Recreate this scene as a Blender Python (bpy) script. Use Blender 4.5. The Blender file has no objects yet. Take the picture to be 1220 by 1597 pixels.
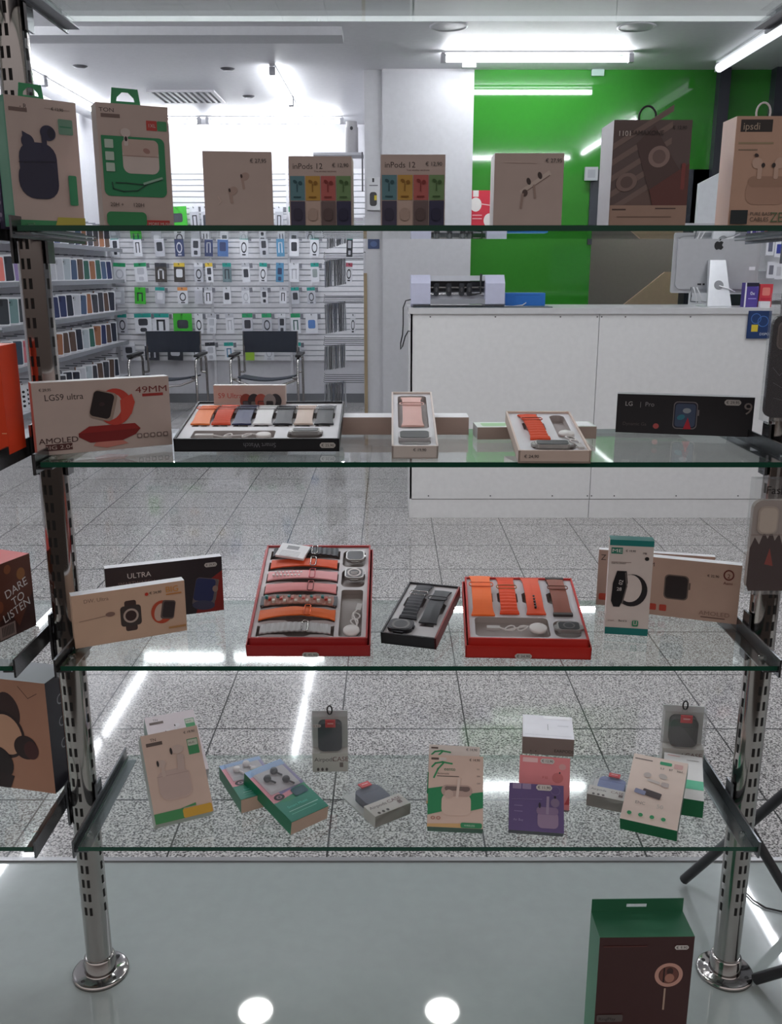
import bpy, bmesh, math, random
from mathutils import Vector, Matrix

# ------------------------------------------------------------------ camera, world, exposure
SC = bpy.context.scene
C = SC.collection
F = 1430.0
TH = math.radians(14.6)
cam_d = bpy.data.cameras.new('camera')
cam = bpy.data.objects.new('camera', cam_d)
C.objects.link(cam)
cam_d.sensor_fit = 'VERTICAL'
cam_d.sensor_height = 36.0
cam_d.lens = 36.0 * F / 1597.0
cam_d.clip_start = 0.02
cam.location = (0, 0, 0)
cam.rotation_euler = (math.pi / 2 - TH, 0, 0)
SC.camera = cam
w = bpy.data.worlds.new('mall')
SC.world = w
w.use_nodes = True
WN = w.node_tree.nodes
_l = w.node_tree.links
_tc = WN.new('ShaderNodeTexCoord'); _sx = WN.new('ShaderNodeSeparateXYZ'); _cr = WN.new('ShaderNodeValToRGB')
_ma = WN.new('ShaderNodeMath'); _ma.operation = 'MULTIPLY_ADD'; _ma.inputs[1].default_value = .5; _ma.inputs[2].default_value = .5
_l.new(_tc.outputs['Generated'], _sx.inputs[0]); _l.new(_sx.outputs[2], _ma.inputs[0]); _l.new(_ma.outputs[0], _cr.inputs[0])
_e = _cr.color_ramp.elements          # the dim mall hall in front of the window: dark floor, lit upper half
_e[0].position = .40; _e[0].color = (.05, .040, .036, 1); _e[1].position = .66; _e[1].color = (1.0, .92, .90, 1)
_x = _e.new(.5); _x.color = (.16, .13, .12, 1)
_l.new(_cr.outputs[0], WN['Background'].inputs[0])
WN['Background'].inputs[1].default_value = 0.72
SC.view_settings.view_transform = 'Standard'
SC.view_settings.look = 'None'
SC.view_settings.gamma = 1
SC.view_settings.use_curve_mapping = False
SC.view_settings.exposure = 0.0
TUBE = 68.0          # tube brightness
DOWN = 40.0
SC.cycles.max_bounces = 10
SC.cycles.transparent_max_bounces = 24
SC.cycles.sample_clamp_indirect = 4.0
SC.cycles.caustics_reflective = False
SC.cycles.caustics_refractive = False

# world levels (camera is the origin)
FLOOR = -1.27; PLAT = -1.17; CEIL = 1.36
S0, S1, S2, S3, S4 = 0.354, 0.058, -0.244, -0.538, -0.83
YF, YB = 1.2, 1.47            # front and back edge of the glass shelves
YW, YG = 9.3, 6.9             # back slat wall, green wall
XL = -2.75
R_ = math.radians

def ray(u, v):
    a = (u - 610) / F; b = (798.5 - v) / F
    return Vector((a, math.cos(TH) + b * math.sin(TH), -math.sin(TH) + b * math.cos(TH)))
def on_z(u, v, z):
    d = ray(u, v); return d * (z / d.z)
def on_y(u, v, y):
    d = ray(u, v); return d * (y / d.y)
def x_at(u, y, z):
    return (u - 610) / F * (y * math.cos(TH) - z * math.sin(TH))

# ------------------------------------------------------------------ materials
def lin(c):
    return tuple(((x / 255) / 12.92 if x / 255 <= .04045 else (((x / 255) + .055) / 1.055) ** 2.4) for x in c)
_m = {}
def mat(c, rough=.45, metal=0.0, coat=0.0, var=.06):
    key = (tuple(c), rough, metal, coat)
    if key in _m: return _m[key]
    m = bpy.data.materials.new('surface'); m.use_nodes = True
    n = m.node_tree.nodes; l = m.node_tree.links; p = n['Principled BSDF']
    tc = n.new('ShaderNodeTexCoord'); no = n.new('ShaderNodeTexNoise'); no.inputs['Scale'].default_value = 35
    mx = n.new('ShaderNodeMix'); mx.data_type = 'RGBA'
    a = lin(c)
    mx.inputs[6].default_value = (*[x * (1 - var) for x in a], 1)
    mx.inputs[7].default_value = (*[min(1, x * (1 + var)) for x in a], 1)
    l.new(tc.outputs['Object'], no.inputs['Vector']); l.new(no.outputs['Fac'], mx.inputs[0])
    l.new(mx.outputs[2], p.inputs['Base Color'])
    p.inputs['Roughness'].default_value = rough; p.inputs['Metallic'].default_value = metal
    p.inputs['Coat Weight'].default_value = coat
    _m[key] = m
    return m
def emis(c, s):
    m = bpy.data.materials.new('lamp_glow'); m.use_nodes = True
    n = m.node_tree.nodes; l = m.node_tree.links; n.clear()
    e = n.new('ShaderNodeEmission'); e.inputs[0].default_value = (*c, 1); e.inputs[1].default_value = s
    o = n.new('ShaderNodeOutputMaterial'); l.new(e.outputs[0], o.inputs[0])
    return m
def clear(tint=(.93, .98, .95), f0=.04, rough=0.0, haze=0.0, boost=1.0):
    m = bpy.data.materials.new('clear'); m.use_nodes = True
    n = m.node_tree.nodes; l = m.node_tree.links; n.clear()
    lw = n.new('ShaderNodeLayerWeight'); lw.inputs['Blend'].default_value = .5
    pw = n.new('ShaderNodeMath'); pw.operation = 'POWER'; pw.inputs[1].default_value = 5
    mm = n.new('ShaderNodeMath'); mm.operation = 'MULTIPLY_ADD'; mm.inputs[1].default_value = (1 - f0) * boost; mm.inputs[2].default_value = f0
    g = n.new('ShaderNodeBsdfGlossy'); g.inputs['Roughness'].default_value = rough; g.inputs[0].default_value = (1, 1, 1, 1)
    t = n.new('ShaderNodeBsdfTransparent'); t.inputs[0].default_value = (*tint, 1)
    mx = n.new('ShaderNodeMixShader'); o = n.new('ShaderNodeOutputMaterial')
    l.new(lw.outputs['Facing'], pw.inputs[0]); l.new(pw.outputs[0], mm.inputs[0]); l.new(mm.outputs[0], mx.inputs[0])
    if haze:
        d = n.new('ShaderNodeBsdfDiffuse'); d.inputs[0].default_value = (.8, .8, .82, 1)
        m2 = n.new('ShaderNodeMixShader'); m2.inputs[0].default_value = haze
        l.new(t.outputs[0], m2.inputs[1]); l.new(d.outputs[0], m2.inputs[2]); l.new(m2.outputs[0], mx.inputs[1])
    else:
        l.new(t.outputs[0], mx.inputs[1])
    l.new(g.outputs[0], mx.inputs[2]); l.new(mx.outputs[0], o.inputs[0])
    return m
GLASS = clear((.955, .985, .97))
PLASTIC = clear((.96, .97, .97), .05, .06, .07)
EDGE = mat((26, 74, 58), .08)
EDGE_BACK = clear((.72, .80, .77))
EDGE_LIT = bpy.data.materials.new('lit_edge'); EDGE_LIT.use_nodes = True  # pale translucent colour stands in for tube light caught in the glass edge
_n = EDGE_LIT.node_tree.nodes; _n.clear(); _t = _n.new('ShaderNodeBsdfTranslucent'); _t.inputs[0].default_value = (.9, .94, .93, 1)
_o = _n.new('ShaderNodeOutputMaterial'); EDGE_LIT.node_tree.links.new(_t.outputs[0], _o.inputs[0])
CHROME = mat((176, 172, 170), .12, 1.0)
STEEL = mat((120, 122, 126), .3, 1.0)
DARKST = mat((112, 114, 118), .25, .9)
SLOT = mat((14, 12, 12), .7)
WHITE = mat((225, 225, 228), .5)
WALLW = mat((205, 205, 210), .6)
BLACK = mat((22, 22, 25), .5)
TUBEM = emis((.93, .96, 1.0), TUBE)
TUBEB = emis((.93, .96, 1.0), TUBE * .5)

def granite():
    m = bpy.data.materials.new('granite_tile'); m.use_nodes = True
    n = m.node_tree.nodes; l = m.node_tree.links; p = n['Principled BSDF']
    tc = n.new('ShaderNodeTexCoord')
    no = n.new('ShaderNodeTexNoise'); no.inputs['Scale'].default_value = 210; no.inputs['Detail'].default_value = 2
    l.new(tc.outputs['Object'], no.inputs['Vector'])
    cr = n.new('ShaderNodeValToRGB'); e = cr.color_ramp.elements
    e[0].position = .36; e[0].color = (*lin((78, 76, 76)), 1); e[1].position = .62; e[1].color = (*lin((222, 219, 217)), 1)
    x = e.new(.47); x.color = (*lin((164, 161, 160)), 1)
    l.new(no.outputs['Fac'], cr.inputs[0])
    big = n.new('ShaderNodeTexNoise'); big.inputs['Scale'].default_value = 2.2
    l.new(tc.outputs['Object'], big.inputs['Vector'])
    sx = n.new('ShaderNodeSeparateXYZ'); l.new(tc.outputs['Object'], sx.inputs[0])
    def M(op, a, b=None, c=None):
        q = n.new('ShaderNodeMath'); q.operation = op
        for i, z in enumerate((a, b, c)):
            if z is None: continue
            if isinstance(z, (int, float)): q.inputs[i].default_value = z
            else: l.new(z, q.inputs[i])
        return q.outputs[0]
    def joint(src, off, size, wd):
        fr = M('FRACT', M('DIVIDE', M('SUBTRACT', src, off), size))
        d = M('MINIMUM', fr, M('SUBTRACT', 1.0, fr))
        return M('LESS_THAN', d, wd / size)
    gx = joint(sx.outputs[0], -.1445, .36, .0022)
    gy = joint(sx.outputs[1], 2.03, .368, .003)
    g = M('MAXIMUM', gx, gy)
    mx = n.new('ShaderNodeMix'); mx.data_type = 'RGBA'
    l.new(g, mx.inputs[0]); l.new(cr.outputs[0], mx.inputs[6]); mx.inputs[7].default_value = (*lin((72, 72, 72)), 1)
    mu = n.new('ShaderNodeMix'); mu.data_type = 'RGBA'; mu.blend_type = 'MULTIPLY'; mu.inputs[0].default_value = .25
    l.new(mx.outputs[2], mu.inputs[6]); l.new(big.outputs['Fac'], mu.inputs[7])
    l.new(mu.outputs[2], p.inputs['Base Color'])
    rr = M('MULTIPLY_ADD', no.outputs['Fac'], .06, .03)
    l.new(rr, p.inputs['Roughness'])
    return m

# ------------------------------------------------------------------ mesh builder
def tag(o, label=None, cat=None, group=None, kind=None):
    if label: o['label'] = label
    if cat: o['category'] = cat
    if group: o['group'] = group
    if kind: o['kind'] = kind
    return o
def rrect(x0, y0, x1, y1, r, n=5):
    r = min(r, (x1 - x0) / 2 - 1e-5, (y1 - y0) / 2 - 1e-5)
    pts = []
    for cx, cy, a0 in ((x1 - r, y0 + r, -90), (x1 - r, y1 - r, 0), (x0 + r, y1 - r, 90), (x0 + r, y0 + r, 180)):
        for i in range(n + 1):
            a = R_(a0 + 90 * i / n); pts.append((cx + r * math.cos(a), cy + r * math.sin(a)))
    return pts
def ell(cx, cy, rx, ry, n=28):
    return [(cx + rx * math.cos(2 * math.pi * i / n), cy + ry * math.sin(2 * math.pi * i / n)) for i in range(n)]
_txt = {}
def text_geo(s):
    if s not in _txt:
        cu = bpy.data.curves.new('t', 'FONT'); cu.body = s; cu.size = 1.0; cu.offset = 0; cu.resolution_u = 3
        o = bpy.data.objects.new('t', cu); C.objects.link(o)
        dg = bpy.context.evaluated_depsgraph_get()
        me = bpy.data.meshes.new_from_object(o.evaluated_get(dg))
        vs = [(v.co.x, v.co.y) for v in me.vertices]; fs = [tuple(p.vertices) for p in me.polygons]
        bpy.data.objects.remove(o); bpy.data.curves.remove(cu); bpy.data.meshes.remove(me)
        wd = max((a for a, b in vs), default=1)
        _txt[s] = (vs, fs, wd)
    return _txt[s]

class MB:
    def __init__(s):
        s.v = []; s.f = []; s.mi = []; s.mats = []; s.sm = []
    def mid(s, m):
        if m not in s.mats: s.mats.append(m)
        return s.mats.index(m)
    def add(s, vs, fs, m, T=None, smooth=False):
        b = len(s.v); k = s.mid(m)
        for p in vs:
            p = Vector(p); s.v.append(T @ p if T is not None else p)
        for f in fs:
            s.f.append(tuple(i + b for i in f)); s.mi.append(k); s.sm.append(smooth)
    def box(s, a, b, m, T=None, mats=None):
        x0, y0, z0 = a; x1, y1, z1 = b
        vs = [(x0, y0, z0), (x1, y0, z0), (x1, y1, z0), (x0, y1, z0), (x0, y0, z1), (x1, y0, z1), (x1, y1, z1), (x0, y1, z1)]
        fs = {'b': (3, 2, 1, 0), 't': (4, 5, 6, 7), 'f': (0, 1, 5, 4), 'r': (1, 2, 6, 5), 'k': (2, 3, 7, 6), 'l': (3, 0, 4, 7)}
        for k, f in fs.items():
            base = len(s.v)
            s.add([vs[i] for i in f], [(0, 1, 2, 3)], (mats or {}).get(k, m), T)
        return s
    def prism(s, pts, z0, z1, m, T=None, top=None, smooth=False):
        n = len(pts)
        s.add([(x, y, z0) for x, y in pts], [tuple(range(n))[::-1]], m, T)
        s.add([(x, y, z1) for x, y in pts], [tuple(range(n))], top or m, T)
        vs = [(x, y, z0) for x, y in pts] + [(x, y, z1) for x, y in pts]
        s.add(vs, [(i, (i + 1) % n, n + (i + 1) % n, n + i) for i in range(n)], m, T, smooth)
        return s
    def lathe(s, prof, m, n=28, T=None, smooth=True):
        vs = []; fs = []
        for r, z in prof:
            for i in range(n):
                a = 2 * math.pi * i / n; vs.append((r * math.cos(a), r * math.sin(a), z))
        for k in range(len(prof) - 1):
            for i in range(n):
                j = (i + 1) % n; fs.append((k * n + i, k * n + j, (k + 1) * n + j, (k + 1) * n + i))
        s.add(vs, fs, m, T, smooth)
        return s
    def tube(s, pts, r, m, n=8, T=None, closed=False):
        pts = [Vector(p) for p in pts]; N = len(pts); vs = []; fs = []
        prev = None
        for i, p in enumerate(pts):
            if closed: d = pts[(i + 1) % N] - pts[i - 1]
            else: d = pts[min(i + 1, N - 1)] - pts[max(i - 1, 0)]
            d.normalize()
            if prev is None:
                up = Vector((0, 0, 1)) if abs(d.z) < .9 else Vector((1, 0, 0))
                a = d.cross(up).normalized()
            else:
                a = (prev - d * prev.dot(d)).normalized()
            prev = a; b = d.cross(a)
            for k in range(n):
                t = 2 * math.pi * k / n; vs.append(p + (a * math.cos(t) + b * math.sin(t)) * r)
        for i in range(N if closed else N - 1):
            j = (i + 1) % N
            for k in range(n):
                q = (k + 1) % n; fs.append((i * n + k, i * n + q, j * n + q, j * n + k))
        s.add(vs, fs, m, T, True)
        if not closed:
            s.add(vs[:n], [tuple(range(n))], m, T); s.add(vs[-n:], [tuple(range(n))[::-1]], m, T)
        return s
    def bar(s, a, b, wd, ht, m):
        a = Vector(a); b = Vector(b); d = b - a; L = d.length; q = d.to_track_quat('Y', 'Z').to_matrix().to_4x4()
        s.box((-wd / 2, 0, -ht / 2), (wd / 2, L, ht / 2), m, Matrix.Translation(a) @ q); return s
    def build(s, name, parent=None, M=None, smooth=False):
        me = bpy.data.meshes.new(name); me.from_pydata([tuple(v) for v in s.v], [], s.f); me.update()
        for m in s.mats: me.materials.append(m)
        for p, i, sm in zip(me.polygons, s.mi, s.sm): p.material_index = i; p.use_smooth = sm
        o = bpy.data.objects.new(name, me); C.objects.link(o)
        if parent: o.parent = parent
        if M is not None:
            if parent: o.matrix_local = M
            else: o.matrix_world = M
        return o
def empty(name, M):
    o = bpy.data.objects.new(name, None); C.objects.link(o); o.matrix_world = M; o.empty_display_size = .02
    return o
def mm(p): return mat(p) if isinstance(p, tuple) else p

def face_frame(side, W, H, D):
    if side == 'front': O, ex, ez, n, w, h = (0, 0, 0), (1, 0, 0), (0, 0, 1), (0, -1, 0), W, H
    elif side == 'right': O, ex, ez, n, w, h = (W, 0, 0), (0, 1, 0), (0, 0, 1), (1, 0, 0), D, H
    elif side == 'left': O, ex, ez, n, w, h = (0, D, 0), (0, -1, 0), (0, 0, 1), (-1, 0, 0), D, H
    elif side == 'top': O, ex, ez, n, w, h = (0, 0, H), (1, 0, 0), (0, 1, 0), (0, 0, 1), W, D
    elif side == 'bottom': O, ex, ez, n, w, h = (0, D, 0), (1, 0, 0), (0, -1, 0), (0, 0, -1), W, D
    M = Matrix((( ex[0], ez[0], n[0], O[0]), (ex[1], ez[1], n[1], O[1]), (ex[2], ez[2], n[2], O[2]), (0, 0, 0, 1)))
    return M, w, h
def art(mb, items, W, H, D, side='front', T=None):
    """printed artwork: fractions of the face, y up; drawn as thin printed layers of the same mesh"""
    M, w, h = face_frame(side, W, H, D)
    if T is not None: M = T @ M
    for k, it in enumerate(items):
        z = .00012 * (k + 1.5); kind = it[0]; col = mm(it[-1])
        if kind == 't':
            _, s, x, y, size, al, _c = it
            vs, fs, wd = text_geo(s); sz = size * h
            xo = x * w - (wd * sz * {'l': 0, 'c': .5, 'r': 1}[al])
            mb.add([(xo + a * sz, y * h + b * sz, z) for a, b in vs], fs, col, M); continue
        if kind == 'tr':   # text rotated by degrees, optional stretch
            _, s, x, y, size, deg, st, _c = it
            vs, fs, wd = text_geo(s); sz = size * h; a = R_(deg); ca, sa = math.cos(a), math.sin(a)
            out = []
            for p, q in vs:
                p = (p - wd / 2) * sz * st; q = (q - .35) * sz
                out.append((x * w + p * ca - q * sa, y * h + p * sa + q * ca, z))
            mb.add(out, fs, col, M); continue
        if kind == 'r': _, x0, y0, x1, y1, _c = it; P = [(x0 * w, y0 * h), (x1 * w, y0 * h), (x1 * w, y1 * h), (x0 * w, y1 * h)]
        elif kind == 'rr': _, x0, y0, x1, y1, r, _c = it; P = rrect(x0 * w, y0 * h, x1 * w, y1 * h, r * min(w, h))
        elif kind == 'e': _, cx, cy, rx, ry, _c = it; P = ell(cx * w, cy * h, rx * w, ry * h)
        elif kind == 'p': _, pts, _c = it; P = [(a * w, b * h) for a, b in pts]
        elif kind == 'er': _, cx, cy, rx, ry, deg, _c = it; a = R_(deg); P = [(cx * w + (p * math.cos(a) - q * math.sin(a)), cy * h + (p * math.sin(a) + q * math.cos(a))) for p, q in ell(0, 0, rx * w, ry * w)]
        elif kind == 'rrr': _, cx, cy, rx, ry, rad, deg, _c = it; a = R_(deg); P = [(cx * w + (p * math.cos(a) - q * math.sin(a)), cy * h + (p * math.sin(a) + q * math.cos(a))) for p, q in rrect(-rx * w, -ry * w, rx * w, ry * w, rad * w)]
        elif kind == 'ring':
            _, cx, cy, rx, ry, t, _c = it
            o = ell(cx * w, cy * h, rx * w, ry * h, 36); i_ = ell(cx * w, cy * h, rx * w * (1 - t), ry * h * (1 - t), 36)
            mb.add([(a, b, z) for a, b in o + i_], [(q, (q + 1) % 36, 36 + (q + 1) % 36, 36 + q) for q in range(36)], col, M); continue
        elif kind == 'ln':
            _, pts, t, _c = it
            for (a, b), (c, d) in zip(pts[:-1], pts[1:]):
                A = Vector((a * w, b * h)); B = Vector((c * w, d * h)); dd = (B - A).normalized() * t * w / 2; nn = Vector((-dd.y, dd.x))
                q = [A - nn - dd, B - nn + dd, B + nn + dd, A + nn - dd]
                mb.add([(p.x, p.y, z) for p in q], [(0, 1, 2, 3)], col, M)
            continue
        mb.add([(a, b, z) for a, b in P], [tuple(range(len(P)))], col, M)

def frame(bl, br, tl, zs, lean, D):
    a = R_(lean); z0 = zs + D * math.sin(a) + .0004
    def gp(p): return Vector((x_at(p[0], p[2], z0), p[2], z0)) if len(p) == 3 else on_z(p[0], p[1], z0)
    P0, P1 = gp(bl), gp(br)
    ex = (P1 - P0).normalized(); W = (P1 - P0).length; b = Vector((-ex.y, ex.x, 0)); Z = Vector((0, 0, 1))
    ez = Z * math.cos(a) + b * math.sin(a); ey = b * math.cos(a) - Z * math.sin(a)
    d = ray(*tl[:2]); t = P0.dot(ey) / d.dot(ey); Q = d * t
    H = (Q - P0).dot(ez)
    M = Matrix(((ex.x, ey.x, ez.x, P0.x), (ex.y, ey.y, ez.y, P0.y), (ex.z, ey.z, ez.z, P0.z), (0, 0, 0, 1)))
    return M, W, H

PRICE_C = (205, 200, 196)
def price_tag(parent, W, H, D, x, y, s='€ 12,90', w=.018, plain=False, side='front'):
    Mf, fw, fh = face_frame(side, W, H, D)
    m = MB(); h = w * .36; cx, cy = x * fw, y * fh
    if not plain:
        c = w * .12
        P = [(-w / 2 + c, -h / 2), (w / 2 - c, -h / 2), (w / 2, -h / 2 + c), (w / 2, h / 2 - c), (w / 2 - c, h / 2), (-w / 2 + c, h / 2), (-w / 2, h / 2 - c), (-w / 2, -h / 2 + c)]
        m.prism([(cx + a, cy + b) for a, b in P], .0009, .0012, mat(PRICE_C), Mf)
    vs, fs, wd = text_geo(s); sz = w * .8 / wd
    m.add([(cx - wd * sz / 2 + a * sz, cy - sz * .33 + b * sz, .0014) for a, b in vs], fs, mat((40, 36, 38)), Mf)
    return m.build('price_tag', parent)
def carton(name, label, cat, bl, br, tl, zs, lean, D, base, arts=(), sides={}, group=None, price=None, plainprice=True, H=None, W=None):
    M, W_, H_ = frame(bl, br, tl, zs, lean, D)
    W = W or W_; H = H or H_
    mb = MB(); mb.box((0, 0, 0), (W, D, H), mm(base), mats={k: mm(v) for k, v in sides.items()})
    if isinstance(arts, dict):
        for sd, a in arts.items(): art(mb, a, W, H, D, sd)
    else: art(mb, arts, W, H, D)
    o = mb.build(name, M=M); tag(o, label, cat, group)
    if price: price_tag(o, W, H, D, price[0], price[1], price[2] if len(price) > 2 else '€ 12,90', price[3] if len(price) > 3 else .02, plainprice)
    return o, W, H

# ------------------------------------------------------------------ structure
def struct(mb, name): o = mb.build(name); o['kind'] = 'structure'; return o
m = MB(); m.box((-4, 1.5, FLOOR - .1), (4.2, 11, FLOOR), granite()); struct(m, 'floor')
m = MB(); m.box((-4, .1, CEIL), (4.2, 11, CEIL + .1), mat((218, 218, 222), .5)); struct(m, 'ceiling')
m = MB(); m.box((-4, 5.75, CEIL - .045), (-.28, 5.95, CEIL), mat((200, 200, 204), .6)); struct(m, 'trim_1')
m = MB(); m.box((XL - .15, 1.5, FLOOR), (XL, YW, CEIL), WALLW); struct(m, 'wall_left')
m = MB(); m.box((4.0, 1.5, FLOOR), (4.15, 11, CEIL), mat((120, 122, 126), .6)); struct(m, 'wall_right')
m = MB(); m.box((XL, YW, FLOOR), (0, YW + .15, CEIL), WALLW); struct(m, 'wall_back')
m = MB(); m.box((XL, YW - .02, FLOOR), (-.2, YW, FLOOR + .09), mat((110, 112, 116), .4)); struct(m, 'baseboard_back')
# pillar between the two halves of the shop
XP0 = x_at(570, YG, 0); XP1 = x_at(733, YG, 0)
m = MB(); m.box((XP0, YG, FLOOR), (XP1, YW, CEIL), mat((196, 196, 200), .35)); m.box((x_at(597, YG, 0), YG - .03, FLOOR), (XP1, YG, CEIL), mat((200, 200, 204), .35)); m.box((XP0 - .012, YG - .012, FLOOR), (XP0 + .012, YG + .012, .0), mat((150, 132, 104), .4)); struct(m, 'wall_pillar')
GREEN = mat((46, 122, 38), .05, 0, .6)
# green wall with the doorway cut out
XD0, XD1, ZD = x_at(921, YG, .1), x_at(1094, YG, .1), .68
XG1 = 4.0
m = MB(); m.box((XP1, YG, FLOOR), (XD0, YG + .1, CEIL), GREEN); m.box((XD0, YG, ZD), (XD1, YG + .1, CEIL), GREEN); m.box((XD1, YG, FLOOR), (XG1, YG + .1, CEIL), GREEN)
struct(m, 'wall_green')
m = MB()
for a, b in (((XD0 - .03, YG - .02, .2), (XD0 + .0, YG + .12, ZD + .03)), ((XD1 - .11, YG - .02, FLOOR), (XD1 + .03, YG + .12, ZD + .03)), ((XD0, YG - .02, on_y(1000, 366, YG).z), (XD1, YG + .12, ZD + .03))):
    m.box(a, b, mat((40, 44, 52), .4))
struct(m, 'door_1')
m = MB(); m.box((XD0 - .4, 8.4, FLOOR), (XD1 + .6, 8.5, CEIL), mat((140, 138, 138), .7)); m.box((XD0 - .4, YG + .1, FLOOR), (XD0 - .3, 8.4, CEIL), mat((130, 124, 122), .7)); m.box((XD1 + .5, YG + .1, FLOOR), (XD1 + .6, 8.4, CEIL), mat((190, 172, 158), .7)); struct(m, 'wall_corridor')
XT = x_at(1126, 5.9, 1.0)
m = MB(); m.box((x_at(1117, YG - .1, .9), YG - .08, FLOOR), (x_at(1134, YG - .1, .9), YG - .002, CEIL), mat((44, 46, 54), .4)); struct(m, 'trim_2')
m = MB(); m.box((x_at(1202, YG - .1, .9), YG - .1, -.3), (x_at(1202, YG - .1, .9) + .4, YG - .002, CEIL), mat((44, 46, 54), .4)); struct(m, 'trim_3')
# beige sloping panel shaped and coloured as the diagonal light in the doorway
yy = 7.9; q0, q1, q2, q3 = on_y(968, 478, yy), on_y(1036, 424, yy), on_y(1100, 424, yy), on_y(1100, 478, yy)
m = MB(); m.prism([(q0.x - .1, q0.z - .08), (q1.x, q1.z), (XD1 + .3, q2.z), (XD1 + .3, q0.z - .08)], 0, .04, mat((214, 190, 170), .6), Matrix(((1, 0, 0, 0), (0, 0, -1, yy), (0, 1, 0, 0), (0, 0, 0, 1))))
tag(m.build('light_patch'), 'beige sloping panel standing in for diagonal light in the doorway left of the computer', 'panel')
# display platform
m = MB(); m.box((-2.4, .35, FLOOR - .02), (2.4, 1.64, PLAT), mat((136, 143, 141), .5), mats={'t': mat((158, 166, 164), .03, 0, .6)}); m.box((-2.4, 1.64, PLAT - .02), (2.4, 1.652, PLAT + .004), mat((150, 150, 152), .3, .8))
o = m.build('display_platform'); tag(o, 'low glossy grey platform that the chrome display posts stand on', 'platform')

# slat panel on the back wall
def slat_panel(x0, x1, z0, z1, y, pitch, name, label):
    m = MB(); k = 0; z = z0
    while z < z1 - .01:
        m.box((x0, y - .018, z), (x1, y - .006, z + pitch - .009), mat((236, 236, 240), .35)); z += pitch
    m.box((x0, y - .006, z0), (x1, y - .001, z1), mat((186, 188, 196), .5))
    o = m.build(name); tag(o, label, 'slat wall'); return o
XSa, XSb = x_at(180, YW, 0), XP0 - .002
slat_panel(XSa, XSb, on_y(300, 562, YW).z, on_y(300, 268, YW).z, YW, .052, 'slat_panel', 'white horizontal slat panel on the far wall behind the two chairs')
m = MB()
for u in (330, 452): m.box((x_at(u, YW, 0) - .012, YW - .03, on_y(300, 600, YW).z), (x_at(u, YW, 0) + .012, YW - .0185, on_y(300, 250, YW).z), mat((215, 215, 220)))
struct(m, 'trim_4')

# ------------------------------------------------------------------ lights
def tube_light(a, b, label, group='fluorescent tubes on the ceiling', mt=None, r=.016, body=.03):
    a = Vector(a); b = Vector(b); L = (b - a).length
    q = (b - a).to_track_quat('X', 'Z').to_matrix().to_4x4()
    t = empty('tube_light', Matrix.Translation(a) @ q); tag(t, label, 'ceiling light', group)
    h = MB(); h.box((-.03, -body * .6, .034), (L + .03, body * .6, .046), WHITE); h.box((-.035, -.02, -.02), (-.005, .02, .03), mat((170, 170, 175))); h.box((L + .005, -.02, -.02), (L + .035, .02, .03), mat((170, 170, 175))); h.build('housing', t)
    g = MB(); g.tube([(0, 0, 0), (L, 0, 0)], r, mt or TUBEM, 10); g.build('tube', t)
zt = CEIL - .047
tube_light((.35, 6.35, zt), (1.5, 6.35, zt), 'bright fluorescent tube above the white counter in front of the green wall')
tube_light((-2.48, 6.0, zt), (-2.48, 7.05, zt), 'nearer fluorescent tube along the left wall of phone cases', mt=TUBEB)
tube_light((-2.48, 7.15, zt), (-2.48, 8.55, zt), 'farther fluorescent tube along the left wall of phone cases', mt=TUBEB)
tube_light((-.80, 6.75, zt), (-.80, 7.85, zt), 'nearer tube of the lengthwise pair in the middle of the left ceiling', mt=TUBEB)
tube_light((-.80, 7.97, zt), (-.80, 8.7, zt), 'farther tube of the lengthwise pair in the middle of the left ceiling', mt=TUBEB)
tube_light((-2.55, 8.82, zt), (-1.74, 8.82, zt), 'short left tube across the ceiling above the slat wall')
tube_light((-1.62, 8.82, zt), (-.46, 8.82, zt), 'long right tube across the ceiling above the slat wall')
tube_light((.94, 2.3, zt), (2.1, 2.3, zt), 'fluorescent tube over the aisle just behind the display shelves')
tube_light((2.17, 5.35, zt), (2.17, 6.6, zt), 'slanting-looking tube fixture at the right end of the counter ceiling', mt=emis((.9, .95, 1), 1.2), r=.03)
tube_light((2.17, 2.75, zt), (2.17, 3.92, zt), 'lengthwise tube over the right aisle nearest the display shelves')
tube_light((2.17, 4.0, zt), (2.17, 5.15, zt), 'lengthwise tube over the right aisle above the counter end')
tube_light((-2.48, 4.75, zt), (-2.48, 5.72, zt), 'tube over the near end of the left wall, mirrored in the floor')
tube_light((-2.48, 3.0, zt), (-2.48, 4.2, zt), 'added unseen tube over the left aisle close to the left display bay')  # out of view, added to brighten the front of the shop
tube_light((-1.3, 2.9, zt), (-.1, 2.9, zt), 'added unseen crosswise tube over the aisle left of centre')  # extra unseen tube, fills the front area with light
tube_light((-1.3, 2.3, zt), (-.1, 2.3, zt), 'added unseen crosswise tube close behind the display shelves')  # another unseen tube added for more light near the shelves
def disc_light(u, v, rr, lit, label):
    p = on_z(u, v, CEIL)
    m = MB(); m.lathe([(rr * .86, -.004), (rr * .9, -.006), (rr, -.003), (rr, 0)], mat((200, 200, 204)), 32)
    m.lathe([(.0001, -.003), (rr * .87, -.003)], emis((1, 1, 1), DOWN) if lit else mat((185, 185, 190)), 32)
    o = m.build('downlight', M=Matrix.Translation(p)); tag(o, label, 'downlight', 'round ceiling lights')
for x, l in ((-.70, 'lit round downlight left of centre above the platform'), (.265, 'lit round downlight right of centre above the platform')):
    rr = .085; m = MB(); m.lathe([(rr, -.006), (rr * 1.12, -.004), (rr * 1.14, 0)], WHITE, 32); m.lathe([(.0001, -.005), (rr, -.005)], emis((1, 1, .97), DOWN), 32)
    tag(m.build('downlight', M=Matrix.Translation((x, 3.94, CEIL))), l, 'downlight', 'round ceiling lights')
disc_light(700, 41, .11, False, 'unlit round white disc on the ceiling left of the bright counter tube')
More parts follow.
